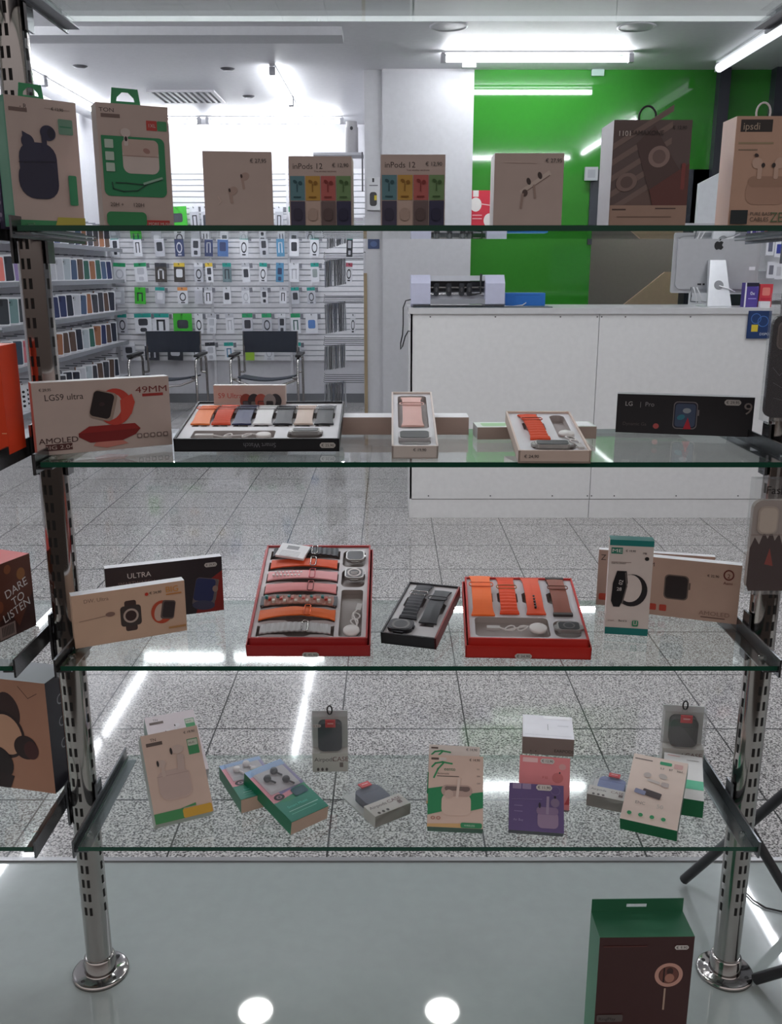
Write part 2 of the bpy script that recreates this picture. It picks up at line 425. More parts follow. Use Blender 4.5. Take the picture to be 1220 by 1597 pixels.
disc_light(993, 42, .11, False, 'unlit round white disc on the ceiling right above the bright counter tube')
for u, v, l in ((125, 103, 'small dark ceiling spot nearest the left post'), (355, 107, 'small dark ceiling spot left of the lengthwise tubes'), (388, 150, 'small dark ceiling spot right of the air vent'), (412, 181, 'small dark ceiling spot nearest the back wall tubes')):
    p = on_z(u, v, CEIL); m = MB(); m.lathe([(.0001, -.012), (.03, -.012), (.045, -.004), (.05, 0)], mat((90, 90, 94)), 20)
    tag(m.build('ceiling_spot', M=Matrix.Translation(p)), l, 'ceiling spot', 'small recessed spots')
# lit corridor beyond the doorway
# air vent
p = on_z(292, 150, CEIL); t = empty('air_vent', Matrix.Translation(p)); tag(t, 'square metal air vent in the ceiling above the white slat wall', 'air vent')
m = MB()
for a, b in (((-.26, -.26, -.012), (.26, -.23, 0)), ((-.26, .23, -.012), (.26, .26, 0)), ((-.26, -.23, -.012), (-.23, .23, 0)), ((.23, -.23, -.012), (.26, .23, 0))): m.box(a, b, WHITE)
m.box((-.23, -.23, -.003), (.23, .23, 0), mat((60, 62, 66))); m.build('vent_frame', t)
m = MB()
for k in range(9): m.box((-.2 + k * .048, -.22, -.012), (-.178 + k * .048, .22, -.003), mat((190, 190, 194)))
m.build('louvre', t)

# ------------------------------------------------------------------ counter
CY = 4.75; CT = on_y(700, 480, CY).z; CX0 = x_at(640, CY, -.6); CX1 = 3.3
t = empty('shop_counter', Matrix.Translation((CX0, CY, FLOOR))); tag(t, 'long white panelled shop counter with a narrow worktop in front of the green wall', 'counter')
hc = CT - FLOOR; L = CX1 - CX0
CW = mat((230, 230, 230), .35)
m = MB()
zj = on_y(700, 779, CY).z - FLOOR
j1, j2 = x_at(930, CY, -.5) - CX0, x_at(1250, CY, -.5) - CX0
for a, b in ((0, j1), (j1 + .003, j2), (j2 + .003, L)):
    m.box((a, .0, zj + .004), (b, .02, hc - .03), CW); m.box((a, .004, 0), (b, .02, zj), CW)
m.box((.01, .02, 0), (L, .5, hc - .03), mat((90, 90, 92)))
m.box((-.002, 0, 0), (.01, .5, hc - .03), CW)
for x in [j1 - .01, j1 + .012] + [i * .33 + .1 for i in range(9)]:
    for z in (hc - .045, zj + .02): m.prism(ell(x, z, .004, .004, 8), 0, .001, mat((90, 90, 92)), Matrix(((1, 0, 0, 0), (0, 0, -1, 0), (0, 1, 0, 0), (0, 0, 0, 1))))
m.build('panel', t)
m = MB(); m.box((-.012, -.012, hc - .03), (L, .52, hc), mat((206, 206, 208), .25)); m.build('worktop', t)
# blue card on the counter front
P0 = on_y(1164, 528, CY - .013)
m = MB(); m.box((0, 0, 0), (.118, .002, .138), mat((28, 52, 96), .4))
art(m, [('ring', .35, .72, .22, .19, .15, (70, 110, 170)), ('ring', .66, .62, .24, .2, .15, (70, 110, 170)), ('r', .18, .25, .46, .5, (214, 190, 60)), ('t', 'DISPO', .55, .12, .13, 'l', (220, 225, 235))], .118, .138, .002)
m.build('payment_sign', M=Matrix.Translation(P0)); tag(bpy.data.objects['payment_sign'], 'dark blue card sign with a yellow chip stuck on the counter front', 'sign')

# film cutting machine
P = on_y(641, 478, CY + .06); Wm = .145 * 4.7 / 1.43; Wm = x_at(787, CY + .06, CT) - P.x; Hm = .157
t = empty('cutting_machine', Matrix.Translation((P.x, CY + .06, CT + .004))); tag(t, 'pale lilac desktop film cutting machine on the left end of the counter', 'machine')
LIL = mat((196, 198, 220), .35)
def endcap(x0, x1, sgn):
    m = MB(); pts = [(0, .012), (.02, 0), (.17, 0), (.2, .03), (.2, .12), (.17, Hm), (.05, Hm), (.0, .115)]
    T = Matrix(((0, 0, 1, 0), (1, 0, 0, 0), (0, 1, 0, 0), (0, 0, 0, 1)))
    m.prism(pts, x0, x1, LIL, T); return m
wl = .125 / .6 * Wm
endcap(0, wl, 1).build('end_cover', t); endcap(Wm - wl, Wm, 1).build('end_cover', t)
m = MB(); m.box((wl, .0, .012), (Wm - wl, .2, .035), mat((150, 152, 158), .3)); m.box((wl, .05, .035), (Wm - wl, .2, .07), mat((190, 192, 200))); m.box((wl, .08, .07), (Wm - wl, .2, .125), mat((80, 84, 92), .4)); m.build('bed', t)
m = MB(); m.box((wl, .03, .128), (Wm - wl, .19, Hm - .004), mat((200, 202, 210), .3)); art(m, [('r', .02, .02, .98, .05, (90, 90, 95))], Wm, Hm, .2); m.build('top_cover', t)
m = MB(); m.tube([(wl, .06, .095), (Wm - wl, .06, .095)], .006, CHROME); m.tube([(wl, .05, .06), (Wm - wl, .05, .06)], .007, mat((210, 210, 215), .2, .8)); m.build('roller_shaft', t)
for u in (.11, .34, .575, .715):
    x = wl + (Wm - 2 * wl) * u; m = MB(); m.prism(rrect(-.013, -.032, .013, .032, .01), -.02, .02, mat((34, 36, 42), .4), Matrix.Translation((x, .045, .084)) @ Matrix.Rotation(math.pi / 2, 4, 'X')); m.prism(ell(0, 0, .006, .012), .02, .024, STEEL, Matrix.Translation((x, .045, .084)) @ Matrix.Rotation(math.pi / 2, 4, 'X')); m.build('pinch_roller', t)
m = MB(); x = wl + (Wm - 2 * wl) * .92; m.tube([(x, .02, .162), (x, .02, .065), (x - .05, .02, .058)], .005, BLACK); m.build('carriage_cable', t)
# cable hanging from the machine
m = MB(); pts = [on_y(u, v, CY - .02) for u, v in ((641, 467), (633, 469), (629, 480), (629, 505), (628, 522), (625, 535), (625, 545), (628, 540), (632, 525), (637, 516), (640, 517))]
o = m.tube(pts, .0035, BLACK, 6).build('power_cable'); tag(o, 'thin black power cable dangling off the left end of the counter', 'cable')
# blue box behind
M, W_, H_ = frame((788, 0, CY + .2), (850, 0, CY + .2), (788, 457), CT, 0, .12)
m = MB(); m.box((0, 0, 0), (W_, .12, H_), mat((42, 110, 190), .4)); art(m, [('ln', [(.25, .85), (.85, .85)], .012, (30, 80, 150)), ('r', 0, .93, 1, .97, (60, 130, 205))], W_, H_, .12); o = m.build('storage_box', M=M); tag(o, 'bright blue plastic box standing on the counter beside the cutting machine', 'box')
m = MB(); m.tube([on_y(u, v, CY + .18) for u, v in ((775, 477), (800, 477.5), (815, 476), (821, 472))], .003, WHITE, 6); tag(m.build('white_cable'), 'short white cable lying in front of the blue box', 'cable')
m = MB(); m.box((P.x + .01, CY + .02, CT), (P.x + .72, CY + .3, CT + .004), mat((50, 60, 66))); tag(m.build('cutting_mat'), 'dark flat mat under the cutting machine on the counter', 'mat')

# desktop computer seen from behind
CYI = CY + .22
xi0, xi1 = x_at(1044, CYI, CT), x_at(1178, CYI, CT); zb = on_y(1100, 457, CYI).z; zt_ = zb + .352
t = empty('desktop_computer', Matrix.Translation(((xi0 + xi1) / 2, CYI, CT))); tag(t, 'silver all-in-one desktop computer seen from behind on the counter', 'computer')
AL = mat((188, 190, 194), .35, .35)
hw = (xi1 - xi0) / 2; z0, z1 = zb - CT, zt_ - CT
m = MB(); m.prism(rrect(-hw, z0, hw, z1, .012), 0, .008, AL, Matrix.Translation((0, .01, 0)) @ Matrix.Rotation(math.pi / 2, 4, 'X'))
m.prism(rrect(-hw + .02, z0 + .02, hw - .02, z1 - .02, .03), 0, .012, AL, Matrix.Translation((0, .003, 0)) @ Matrix.Rotation(math.pi / 2, 4, 'X'))
zz = z0 + .037
art(m, [('r', .30, .115, .345, .14, (30, 30, 34)), ('r', .36, .115, .385, .14, (30, 30, 34)), ('r', .42, .115, .44, .14, (30, 30, 34)), ('e', .47, .128, .006, .008, (30, 30, 34)), ('r', .88, .33, .95, .38, (230, 230, 235))], 2 * hw, z1 - z0, .01, 'front', Matrix.Translation((-hw, -.0095, z0)))
m.build('display_back', t)
# logo: bitten apple with leaf
m = MB(); T = Matrix.Translation((.005, -.0095, on_y(1118, 382, CYI).z - CT)) @ Matrix.Rotation(math.pi / 2, 4, 'X')
ap = [(0, .014), (.008, .018), (.016, .017), (.022, .012), (.018, .006), (.016, 0), (.018, -.006), (.024, -.010), (.019, -.019), (.012, -.025), (.006, -.023), (0, -.021), (-.006, -.023), (-.012, -.025), (-.02, -.017), (-.024, -.006), (-.023, .006), (-.017, .015), (-.009, .018)]
m.prism(ap, 0, .0012, BLACK, T); m.prism([(0, .021), (.002, .028), (.009, .034), (.0095, .028), (.006, .022)], 0, .0012, BLACK, T); m.build('logo', t)
m = MB(); sx = x_at(1119, CYI - .1, CT) - (xi0 + xi1) / 2
f1 = .058; T = Matrix.Translation((sx, 0, 0))
vs = [(-.042, -.11, .17), (.042, -.11, .17), (f1, -.17, .004), (-f1, -.17, .004), (-.042, -.10, .175), (.042, -.10, .175), (f1, .08, .004), (-f1, .08, .004)]
m.add([(-.04, -.05, .235), (.04, -.05, .235), (.062, -.13, .004), (-.062, -.13, .004), (-.04, -.012, .235), (.04, -.012, .235), (.062, -.12, .0), (-.062, -.12, .0)], [(0, 1, 2, 3), (4, 7, 6, 5), (0, 3, 7, 4), (1, 5, 6, 2), (0, 4, 5, 1), (3, 2, 6, 7)], mat((206, 208, 212), .3, .2), T)
m.box((-.062, -.13, 0), (.062, .06, .006), mat((206, 208, 212), .3, .2), T); m.prism(ell(0, 0, .024, .024), 0, .002, mat((120, 122, 126)), T @ Matrix.Translation((-.0, -.094, .11)) @ Matrix.Rotation(math.radians(70), 4, 'X'))
m.build('stand', t)
m = MB()
for q, (a, b) in enumerate((((1078, 448), (1077, 470)), ((1082, 448), (1086, 472)), ((1087, 448), (1094, 470)))):
    A = on_y(*a, CYI - .03) - t.location; B = on_y(*b, CYI - .04) - t.location; mid = (A + B) / 2 + Vector((-.006 + q * .004, -.03, -.01)); m.tube([A, mid, B, B + Vector((.04, 0, -.004))], .003, [DARKST, WHITE, WHITE][q], 6)
A = on_y(1122, 446, CYI - .1) - t.location; m.tube([A, A + Vector((.05, -.01, -.015)), A + Vector((.10, .05, -.03))], .004, WHITE, 6)
m.build('cable', t)
# cards and boxes on the counter at the far right
def small_box(name, label, cat, u0, u1, vt, y, z, D, col, arts=(), group=None, yaw=0):
    M, W, H = frame((u0, 0, y), (u1, 0, y), (u0, vt), z, 0, D)
    m = MB(); m.box((0, 0, 0), (W, D, H), mm(col)); art(m, arts, W, H, D)
    o = m.build(name, M=M @ Matrix.Rotation(R_(yaw), 4, 'Z')); tag(o, label, cat, group); return o
small_box('phone_box', 'purple and white boxed item beside the computer on the counter', 'box', 1160, 1181, 441, CY + .08, CT, .05, (78, 62, 140), [('r', 0, 0, .12, 1, (225, 225, 230)), ('r', .1, .85, 1, 1, (30, 30, 50)), ('t', '0x', .4, .5, .2, 'l', (230, 230, 240)), ('ln', [(.3, .35), (.85, .35)], .05, (170, 160, 220))])
small_box('leaflet_stand', 'red card box at the right end of the counter', 'box', 1183, 1203, 443, CY + .1, CT, .04, (200, 60, 70), [('rr', .2, .5, .8, .85, .1, (225, 130, 120)), ('r', .1, .15, .9, .4, (180, 40, 60))])
small_box('white_block', 'small white block in front of the red card box on the counter', 'box', 1186, 1201, 470, CY + .03, CT, .03, (225, 225, 228))
small_box('dark_case', 'dark green box half hidden behind the computer stand', 'box', 1137, 1158, 459, CY + .34, CT, .06, (16, 40, 38))
# white sloped partition and shelving behind the counter on the right
m = MB(); y = 6.0
a, b, c_ = on_y(1083, 352, y), on_y(1087, 287, y), on_y(1142, 259, y)
xr = 2.9
P2 = [(a.x, FLOOR), (a.x, b.z), (c_.x, c_.z), (xr, c_.z + .02), (xr, FLOOR)]
m.prism(P2, 0, .05, mat((218, 220, 224), .4), Matrix(((1, 0, 0, 0), (0, 0, -1, y), (0, 1, 0, 0), (0, 0, 0, 1)))); tag(m.build('partition_panel'), 'white panel with a sloping top edge behind the computer', 'panel')
x0 = x_at(1192, CY + .6, 0)
t = empty('wall_rack', Matrix.Translation((x0, CY + .6, CT))); tag(t, 'white display rack at the right edge behind the counter', 'rack')
m = MB(); m.box((0, .1, -.4), (.7, .12, .45), WHITE); m.build('back_panel', t)
for k in range(3): m = MB(); m.box((0, -.02, .02 + k * .16), (.7, .1, .03 + k * .16), mat((200, 200, 205))); m.build('shelf_board', t)
for i, (u, v, c, l) in enumerate(((1203, 372, (90, 92, 110), 'grey'), (1216, 375, (50, 60, 140), 'blue'), (1204, 408, (110, 110, 120), 'pale grey'), (1216, 410, (190, 190, 196), 'white'))):
    P = on_y(u, v, CY + .57); m = MB(); m.box((-.022, -.004, -.09), (.022, .004, .0), mat((220, 220, 226))); m.box((-.012, -.005, -.07), (.012, -.004, -.02), mat(c)); tag(m.build('hanging_packet', M=Matrix.Translation(P)), l + ' packet hanging on the white rack at the right edge, %s row' % ('upper' if i < 2 else 'lower'), 'packet', 'packets on the right rack')

# things on the pillar and the green wall
def wall_thing(name, label, cat, u0, v0, u1, v1, y, d, col, arts=(), group=None):
    a = on_y(u0, v1, y); b = on_y(u1, v0, y)
    W = b.x - a.x; H = b.z - a.z
    m = MB(); m.box((0, 0, 0), (W, d, H), mm(col)); art(m, arts, W, H, d)
    o = m.build(name, M=Matrix.Translation((a.x, y - d, a.z))); tag(o, label, cat, group); return o
wall_thing('fire_extinguisher_sign', 'small red fire extinguisher sign on the white pillar', 'sign', 709, 312, 727, 352, YG - .003, .004, (196, 30, 40), [('rr', .2, .35, .8, .92, .12, (225, 215, 205)), ('r', .42, .4, .58, .8, (196, 30, 40)), ('p', [(.5, .05), (.75, .28), (.25, .28)], (225, 215, 205))])
wall_thing('red_poster', 'red poster with white circles on the green wall beside the pillar', 'poster', 730, 297, 766, 352, YG - .003, .004, (196, 40, 60), [('e', .33, .6, .26, .2, (230, 225, 222)), ('e', .95, .15, .25, .2, (230, 225, 222)), ('r', .2, .82, .45, 1, (230, 225, 222)), ('ln', [(.2, .3), (.6, .3)], .03, (230, 190, 190)), ('ln', [(.2, .2), (.6, .2)], .03, (230, 190, 190)), ('ln', [(.55, .62), (.98, .58)], .04, (230, 190, 190))])
wall_thing('hanging_earphones', 'black and yellow packet hanging high on the pillar', 'packet', 573, 277, 593, 328, YG - .003, .03, (205, 205, 208), [('rr', .2, .12, .75, .55, .2, (40, 38, 40)), ('r', .55, .3, .75, .45, (190, 170, 40)), ('r', .4, .85, .55, .97, (30, 30, 34)), ('ln', [(.2, .75), (.8, .75)], .06, (60, 60, 64))])
wall_thing('blue_sticker', 'dark blue square sticker low on the pillar', 'sticker', 574, 373, 592, 388, YG - .003, .003, (40, 56, 92), [('e', .5, .5, .3, .3, (70, 90, 130))])
wall_thing('alarm_box', 'white detector box at the top corner of the green wall', 'alarm', 720, 95, 742, 108, YG - .15, .06, (215, 215, 218), [('r', .3, .1, .7, .3, (140, 140, 145))])
wall_thing('wall_plate', 'pale square plate at the top of the green wall', 'wall plate', 922, 108, 942, 119, YG - .003, .02, (150, 175, 165))
wall_thing('switch_box', 'grey square switch box beside the dark doorway', 'switch', 911, 261, 932, 282, YG - .03, .03, (170, 172, 176), [('r', .2, .2, .8, .8, (150, 152, 158))])
# mid rack top with the air freshener
ys = 8.0
a = on_y(490, 240, ys); b = on_y(567, 240, ys)
m = MB(); m.box((a.x, ys - .1, a.z - .02), (b.x, ys + .15, a.z), mat((170, 170, 176))); m.box((b.x - .012, ys - .12, a.z - .3), (b.x, ys - .1, a.z + .0), mat((70, 70, 74))); tag(m.build('high_shelf'), 'thin grey shelf high up beside the pillar', 'shelf')
m = MB(); c0 = on_y(549, 238, ys)
m.prism(rrect(-.052, -.04, .052, .04, .03), 0, .2, mat((150, 148, 150), .4), smooth=True); m.prism(rrect(-.045, -.035, .045, .035, .03), .2, .245, mat((150, 148, 150), .4), smooth=True); m.prism(ell(0, .19, .012, .014), 0, .003, BLACK, Matrix.Translation((0, -.041, 0)) @ Matrix.Rotation(math.pi / 2, 4, 'X'))
tag(m.build('air_freshener', M=Matrix.Translation((c0.x, ys, a.z))), 'grey automatic air freshener standing on the high shelf beside the pillar', 'air freshener')

# ------------------------------------------------------------------ chairs
def chair(u, y, label):
    z = FLOOR; x = x_at(u, y, -.7); t = empty('director_chair', Matrix.Translation((x, y, z))); tag(t, label, 'chair', 'chairs against the slat wall')
    hw = .25
    BK = mat((36, 42, 54), .6)
    m = MB(); zt = on_y(u, 519, y).z - z; zl = on_y(u, 553, y).z - z
    n = 8
    vs = []; fs = []
    for k in range(n + 1):
        xx = -hw + .5 * k / n; yy = .24 + .02 * math.sin(math.pi * k / n)
        vs += [(xx, yy, zl), (xx, yy - .01, zt), (xx, yy + .012, zl), (xx, yy + .002, zt)]
    for k in range(n): a = 4 * k; fs += [(a, a + 4, a + 5, a + 1), (a + 2, a + 3, a + 7, a + 6), (a + 1, a + 5, a + 7, a + 3), (a, a + 2, a + 6, a + 4)]
    m.add(vs, fs, BK); m.build('backrest', t)
    m = MB(); zs = on_y(u, 584, y).z - z; vs = []; fs = []
    for k in range(n + 1):
        xx = -hw + .5 * k / n; dz = -.03 * math.sin(math.pi * k / n)
        vs += [(xx, -.2, zs + dz), (xx, .2, zs + dz - .02), (xx, -.2, zs + dz - .012), (xx, .2, zs + dz - .032)]
    for k in range(n): a = 4 * k; fs += [(a, a + 4, a + 5, a + 1), (a + 2, a + 3, a + 7, a + 6), (a, a + 2, a + 6, a + 4), (a + 1, a + 5, a + 7, a + 3)]
    m.add(vs, fs, BK); m.build('seat', t)
    za = on_y(u, 556, y).z - z
    for s in (-1, 1):
        m = MB(); X = s * (hw + .05)
        m.tube([(X, -.24, .015), (X, -.24, za - .05), (X, -.2, za - .01), (X, -.05, za), (X, .18, za), (X, .23, za - .04), (X, .24, .015)], .012, CHROME, 8)
        m.tube([(X, -.24, .015), (X, .24, .015)], .012, CHROME, 8); m.tube([(s * hw, .25, zt), (s * hw, .24, zs)], .011, CHROME, 8); m.tube([(s * hw, .24, zs), (X, .24, zs)], .01, CHROME, 8); m.tube([(s * hw, -.2, zs - .01), (X, -.24, zs - .01)], .01, CHROME, 8)
        m.build('side_frame', t)
        m = MB(); m.box((X - .025, -.2, za + .01), (X + .025, .2, za + .03), BLACK); m.build('armrest', t)
    m = MB(); m.tube([(-hw - .05, -.2, zs - .02), (-hw * .6, -.2, zs - .075), (0, -.2, zs - .09), (hw * .6, -.2, zs - .075), (hw + .05, -.2, zs - .02)], .01, CHROME, 8); m.build('seat_bar', t)
chair(262, 8.5, 'left of the two black-backed chrome armchairs by the slat wall')
chair(417, 8.5, 'right of the two black-backed chrome armchairs by the slat wall')

# ------------------------------------------------------------------ packets on the slat wall
TEAL = (38, 150, 140); GRN = (60, 170, 50); GR2 = (40, 150, 100); NAV = (52, 62, 96); DK = (52, 54, 62); LG = (196, 198, 206); WH = (232, 234, 240); YEL = (220, 190, 70); BLU = (86, 140, 176)
rows = {
 'top': (322, 363, [(180, 11, LG, LG, DK), (216, 23, TEAL, WH, DK), (243, 23, TEAL, WH, DK), (276, 28, GRN, GRN, DK), (303, 12, WH, LG, DK), (321, 12, WH, LG, DK), (380, 11, DK, WH, DK), (411, 11, DK, WH, DK), (436, 11, WH, LG, DK), (458, 14, GR2, WH, DK), (487, 18, WH, WH, LG)]),
 'second': (367, 400, [(179, 10, TEAL, WH, DK), (214, 10, TEAL, WH, DK), (248, 13, WH, LG, DK), (279, 12, DK, NAV, LG), (306, 13, WH, LG, DK), (326, 11, LG, NAV, LG), (348, 15, WH, (80, 110, 160), NAV), (381, 12, TEAL, WH, DK), (411, 12, LG, LG, DK), (437, 11, BLU, BLU, WH), (459, 14, WH, WH, DK), (491, 13, TEAL, WH, DK), (546, 9, TEAL, DK, LG)]),
 'third': (410, 440, [(187, 17, GR2, WH, LG), (219, 17, GR2, WH, LG), (251, 16, DK, (70, 66, 64), WH), (280, 15, YEL, (60, 56, 54), WH), (310, 12, WH, LG, DK), (326, 10, YEL, WH, DK), (354, 12, TEAL, (110, 130, 136), DK), (383, 11, LG, WH, DK), (411, 11, TEAL, WH, DK), (437, 11, BLU, BLU, NAV), (459, 14, WH, WH, LG), (491, 12, TEAL, WH, (150, 160, 160)), (545, 10, (190, 90, 110), WH, DK)]),
 'fourth': (448, 474, [(184, 17, WH, LG, WH), (219, 15, GRN, GRN, DK), (250, 13, TEAL, LG, WH), (285, 14, (220, 150, 90), WH, DK), (310, 11, WH, LG, LG), (325, 11, LG, WH, DK), (354, 11, WH, WH, DK), (383, 11, LG, WH, LG), (412, 10, LG, WH, DK), (442, 10, LG, WH, DK), (460, 12, TEAL, LG, DK), (485, 12, TEAL, LG, DK)]),
 'fifth': (489, 520, [(191, 12, TEAL, LG, DK), (223, 24, TEAL, WH, DK), (251, 24, TEAL, WH, DK), (285, 27, GRN, GRN, DK), (310, 11, WH, WH, DK), (331, 12, LG, WH, LG), (358, 11, LG, WH, LG), (386, 15, GR2, LG, DK), (416, 14, GR2, LG, DK), (440, 11, WH, LG, DK), (461, 14, GR2, WH, (40, 90, 84)), (486, 18, WH, WH, (90, 130, 190)), (551, 8, WH, WH, DK)]),
 'bottom': (534, 562, [(201, 17, WH, LG, DK), (237, 20, WH, DK, LG), (274, 22, WH, DK, LG), (306, 11, LG, WH, DK), (328, 14, DK, WH, LG), (357, 13, TEAL, WH, BLU), (390, 13, GRN, (150, 190, 60), (150, 190, 60)), (420, 14, TEAL, WH, LG), (464, 10, TEAL, LG, DK)]),
}
CN = {TEAL: 'teal', GRN: 'bright green', GR2: 'green', NAV: 'navy', DK: 'dark', LG: 'pale grey', WH: 'white', YEL: 'yellow', BLU: 'blue'}
ORD = ['first', 'second', 'third', 'fourth', 'fifth', 'sixth', 'seventh', 'eighth', 'ninth', 'tenth', 'eleventh', 'twelfth', 'thirteenth', 'fourteenth', 'fifteenth', 'sixteenth']
rnd = random.Random(4)
for rn, (v0, v1, its) in rows.items():
    for i, (u, wd, hc_, bc, pc) in enumerate(its):
        y = YW - .09 - (.02 if i % 2 else 0) if u < 530 else YG + .2
        a = on_y(u - wd / 2, v1, y); b = on_y(u + wd / 2, v0, y); W = b.x - a.x; H = b.z - a.z
        if u > 180 and wd > 20 and rn == 'fifth': H *= 1.0
        m = MB(); m.box((-W / 2, 0, -H), (W / 2, .012, 0), mat(bc)); 
        pl = [('r', 0, .8, 1, 1, hc_)]
        sh = (i + len(rn)) % 4
        if sh == 0: pl += [('rr', .2, .25, .8, .68, .12, pc)]
        elif sh == 1: pl += [('ring', .5, .42, .32, .26, .3, pc), ('r', .3, .05, .7, .12, pc)]
        elif sh == 2: pl += [('rr', .22, .4, .78, .74, .1, pc), ('rr', .3, .08, .7, .28, .1, pc)]
        else: pl += [('ln', [(.3, .2), (.3, .65), (.7, .65), (.7, .2)], .12, pc)]
        art(m, pl, W, H, .012, 'front', Matrix.Translation((-W / 2, 0, -H)))
        M = Matrix.Translation((a.x + W / 2, y, b.z)) @ Matrix.Rotation(R_(rnd.uniform(-3, 3)), 4, 'Y')
        o = m.build('hanging_packet', M=M)
        tag(o, '%s packet with %s header, %s in the %s slat wall row' % (CN.get(bc, 'two-tone'), CN.get(hc_, 'coloured'), ORD[i], rn), 'packet', 'accessory packets hanging on the slat wall')
        m = MB(); dy = (YW - .018 - y) if u < 530 else .1
        m.tube([(0, dy, -.012), (0, -.03, -.012), (0, -.036, -.004)], .0035, STEEL, 6); m.box((W / 2 + .002, .0, -.05), (W / 2 + .03, .004, -.005), mat((110, 112, 120))) if (i % 3) else None
        m.build('hook', o)
# upper slat wall sparse right-hand wall rail (pouches seen edge on)
for g, (v0, v1, gn) in enumerate(((352, 388, 'top'), (408, 448, 'second'), (475, 520, 'third'), (541, 577, 'fourth'), (599, 639, 'lowest'))):
    yb = 7.15
    n = 13
    for i in range(n):
        u = 508 + i * 2.55 + (g == 0) * 4; y = yb + i * .02
        a = on_y(u, v1, y); b = on_y(u, v0, y); H = b.z - a.z
        c = rnd.choice([(52, 54, 60), (70, 72, 80), (110, 112, 120), (60, 70, 96), (170, 172, 178)])
        m = MB(); m.box((-.0055, -.045, -H), (-.0005, .045, 0), mat(c)); m.box((-.0005, -.045, -H), (.0015, .045, .006), mat((200, 202, 208)))
        M = Matrix.Translation((b.x, y, b.z + (i * .004 if g == 0 else i * .002))) @ Matrix.Rotation(R_(rnd.uniform(-2, 2)), 4, 'Y')
        tag(m.build('hanging_pouch', M=M), '%s pouch seen edge on, %s in the %s bundle beside the pillar' % ('pale' if c[0] > 100 else 'dark', ORD[i], gn), 'pouch', 'pouches hanging edge on beside the pillar')
    m = MB()
    a = on_y(510, v0, yb); zc = a.z + .012
    for k in range(5): m.tube([(XP0, yb + .0 + k * .03, zc + k * .012), (a.x - .02, yb + k * .03, zc + k * .012), (a.x - .026, yb + k * .03, zc + .012 + k * .012)], .003, STEEL, 6)
    m.box((XP0 - .02, yb - .05, zc - .2), (XP0, yb + .6, zc + .05), mat((214, 214, 220)))
    tag(m.build('peg_rail'), 'set of long metal pegs holding the %s bundle of pouches beside the pillar' % gn, 'rail', 'peg rails beside the pillar')

# ------------------------------------------------------------------ left wall of phone cases
cols = [(38, 48, 90), (46, 96, 84), (30, 36, 52), (196, 198, 204), (150, 100, 70), (60, 62, 70), (70, 90, 120), (180, 190, 196), (40, 60, 120), (90, 70, 60)]
left_cols = {0: [(60, 62, 70), (40, 42, 50)], 1: [(232, 130, 120), (44, 48, 60), (160, 140, 190), (170, 160, 200)], 2: [(50, 54, 60), (120, 150, 150), (60, 66, 72), (44, 48, 54)], 3: [(120, 160, 170), (52, 70, 90), (210, 120, 130), (225, 150, 150)], 4: [(225, 228, 230), (225, 228, 230), (215, 218, 222), (228, 228, 230)]}
RN = ['top', 'second', 'third', 'fourth', 'lowest']
zr = []
for r, vb in enumerate((387, 437, 487, 536, 590)):
    zb = on_y(160, vb, 8.75).z; zr.append(zb)
    i = 0; y = 6.42
    while y < 9.0:
        near = y < 7.1
        H = .185 + rnd.uniform(-.01, .01)
        c = (left_cols[r][i % len(left_cols[r])] if near else rnd.choice(cols))
        edge = rnd.choice([(215, 150, 110), (226, 228, 232), (226, 228, 232), (180, 120, 84)])
        m = MB(); m.box((-.045, -.008, 0), (.045, .008, H), mat((225, 227, 230)), mats={'l': mat(edge), 'r': mat(edge)})
        if r == 4 and near: pl = [('e', .3, q, .12, .05, (20, 20, 24)) for q in (.2, .38, .56, .74)] + [('e', .7, q, .12, .05, (20, 20, 24)) for q in (.2, .38, .56, .74)]
        else: pl = [('rr', .08, .05, .92, .93, .12, c), ('rr', .15, .68, .5, .88, .08, tuple(max(0, q - 22) for q in c)), ('e', .28, .8, .06, .035, (15, 15, 18))]
        art(m, pl, .09, H, .016, 'front', Matrix.Translation((-.045, -.008, 0)))
        for q in range(1): m.box((-.043, .01, .002), (.043, .024, H - .004), mat(rnd.choice(cols)))
        yaw = rnd.uniform(38, 50)
        o = m.build('phone_case_pack', M=Matrix.Translation((XL + .09, y, zb + .002)) @ Matrix.Rotation(R_(yaw), 4, 'Z') @ Matrix.Rotation(R_(rnd.uniform(-3, 3)), 4, 'Y'))
        tag(o, 'phone case pack, %s from the near end of the %s row on the left wall' % (ORD[i] if i < 16 else 'one', RN[r]), 'phone case', 'phone case packs in rows on the left wall')
        i += 1; y += .165
    m = MB(); m.box((XL, 6.2, zb - .012), (XL + .17, 9.15, zb), mat((205, 206, 212), .35)); m.box((XL + .165, 6.2, zb - .03), (XL + .172, 9.15, zb + .004), mat((120, 122, 128)))
    for k in range(14): m.tube([(XL, 6.4 + k * .2, zb + .21), (XL + .1, 6.4 + k * .2, zb + .21)], .004, DARKST, 6)
    tag(m.build('wall_shelf'), 'white shelf carrying the %s row of phone cases on the left wall' % RN[r], 'shelf', 'white shelves on the left wall')

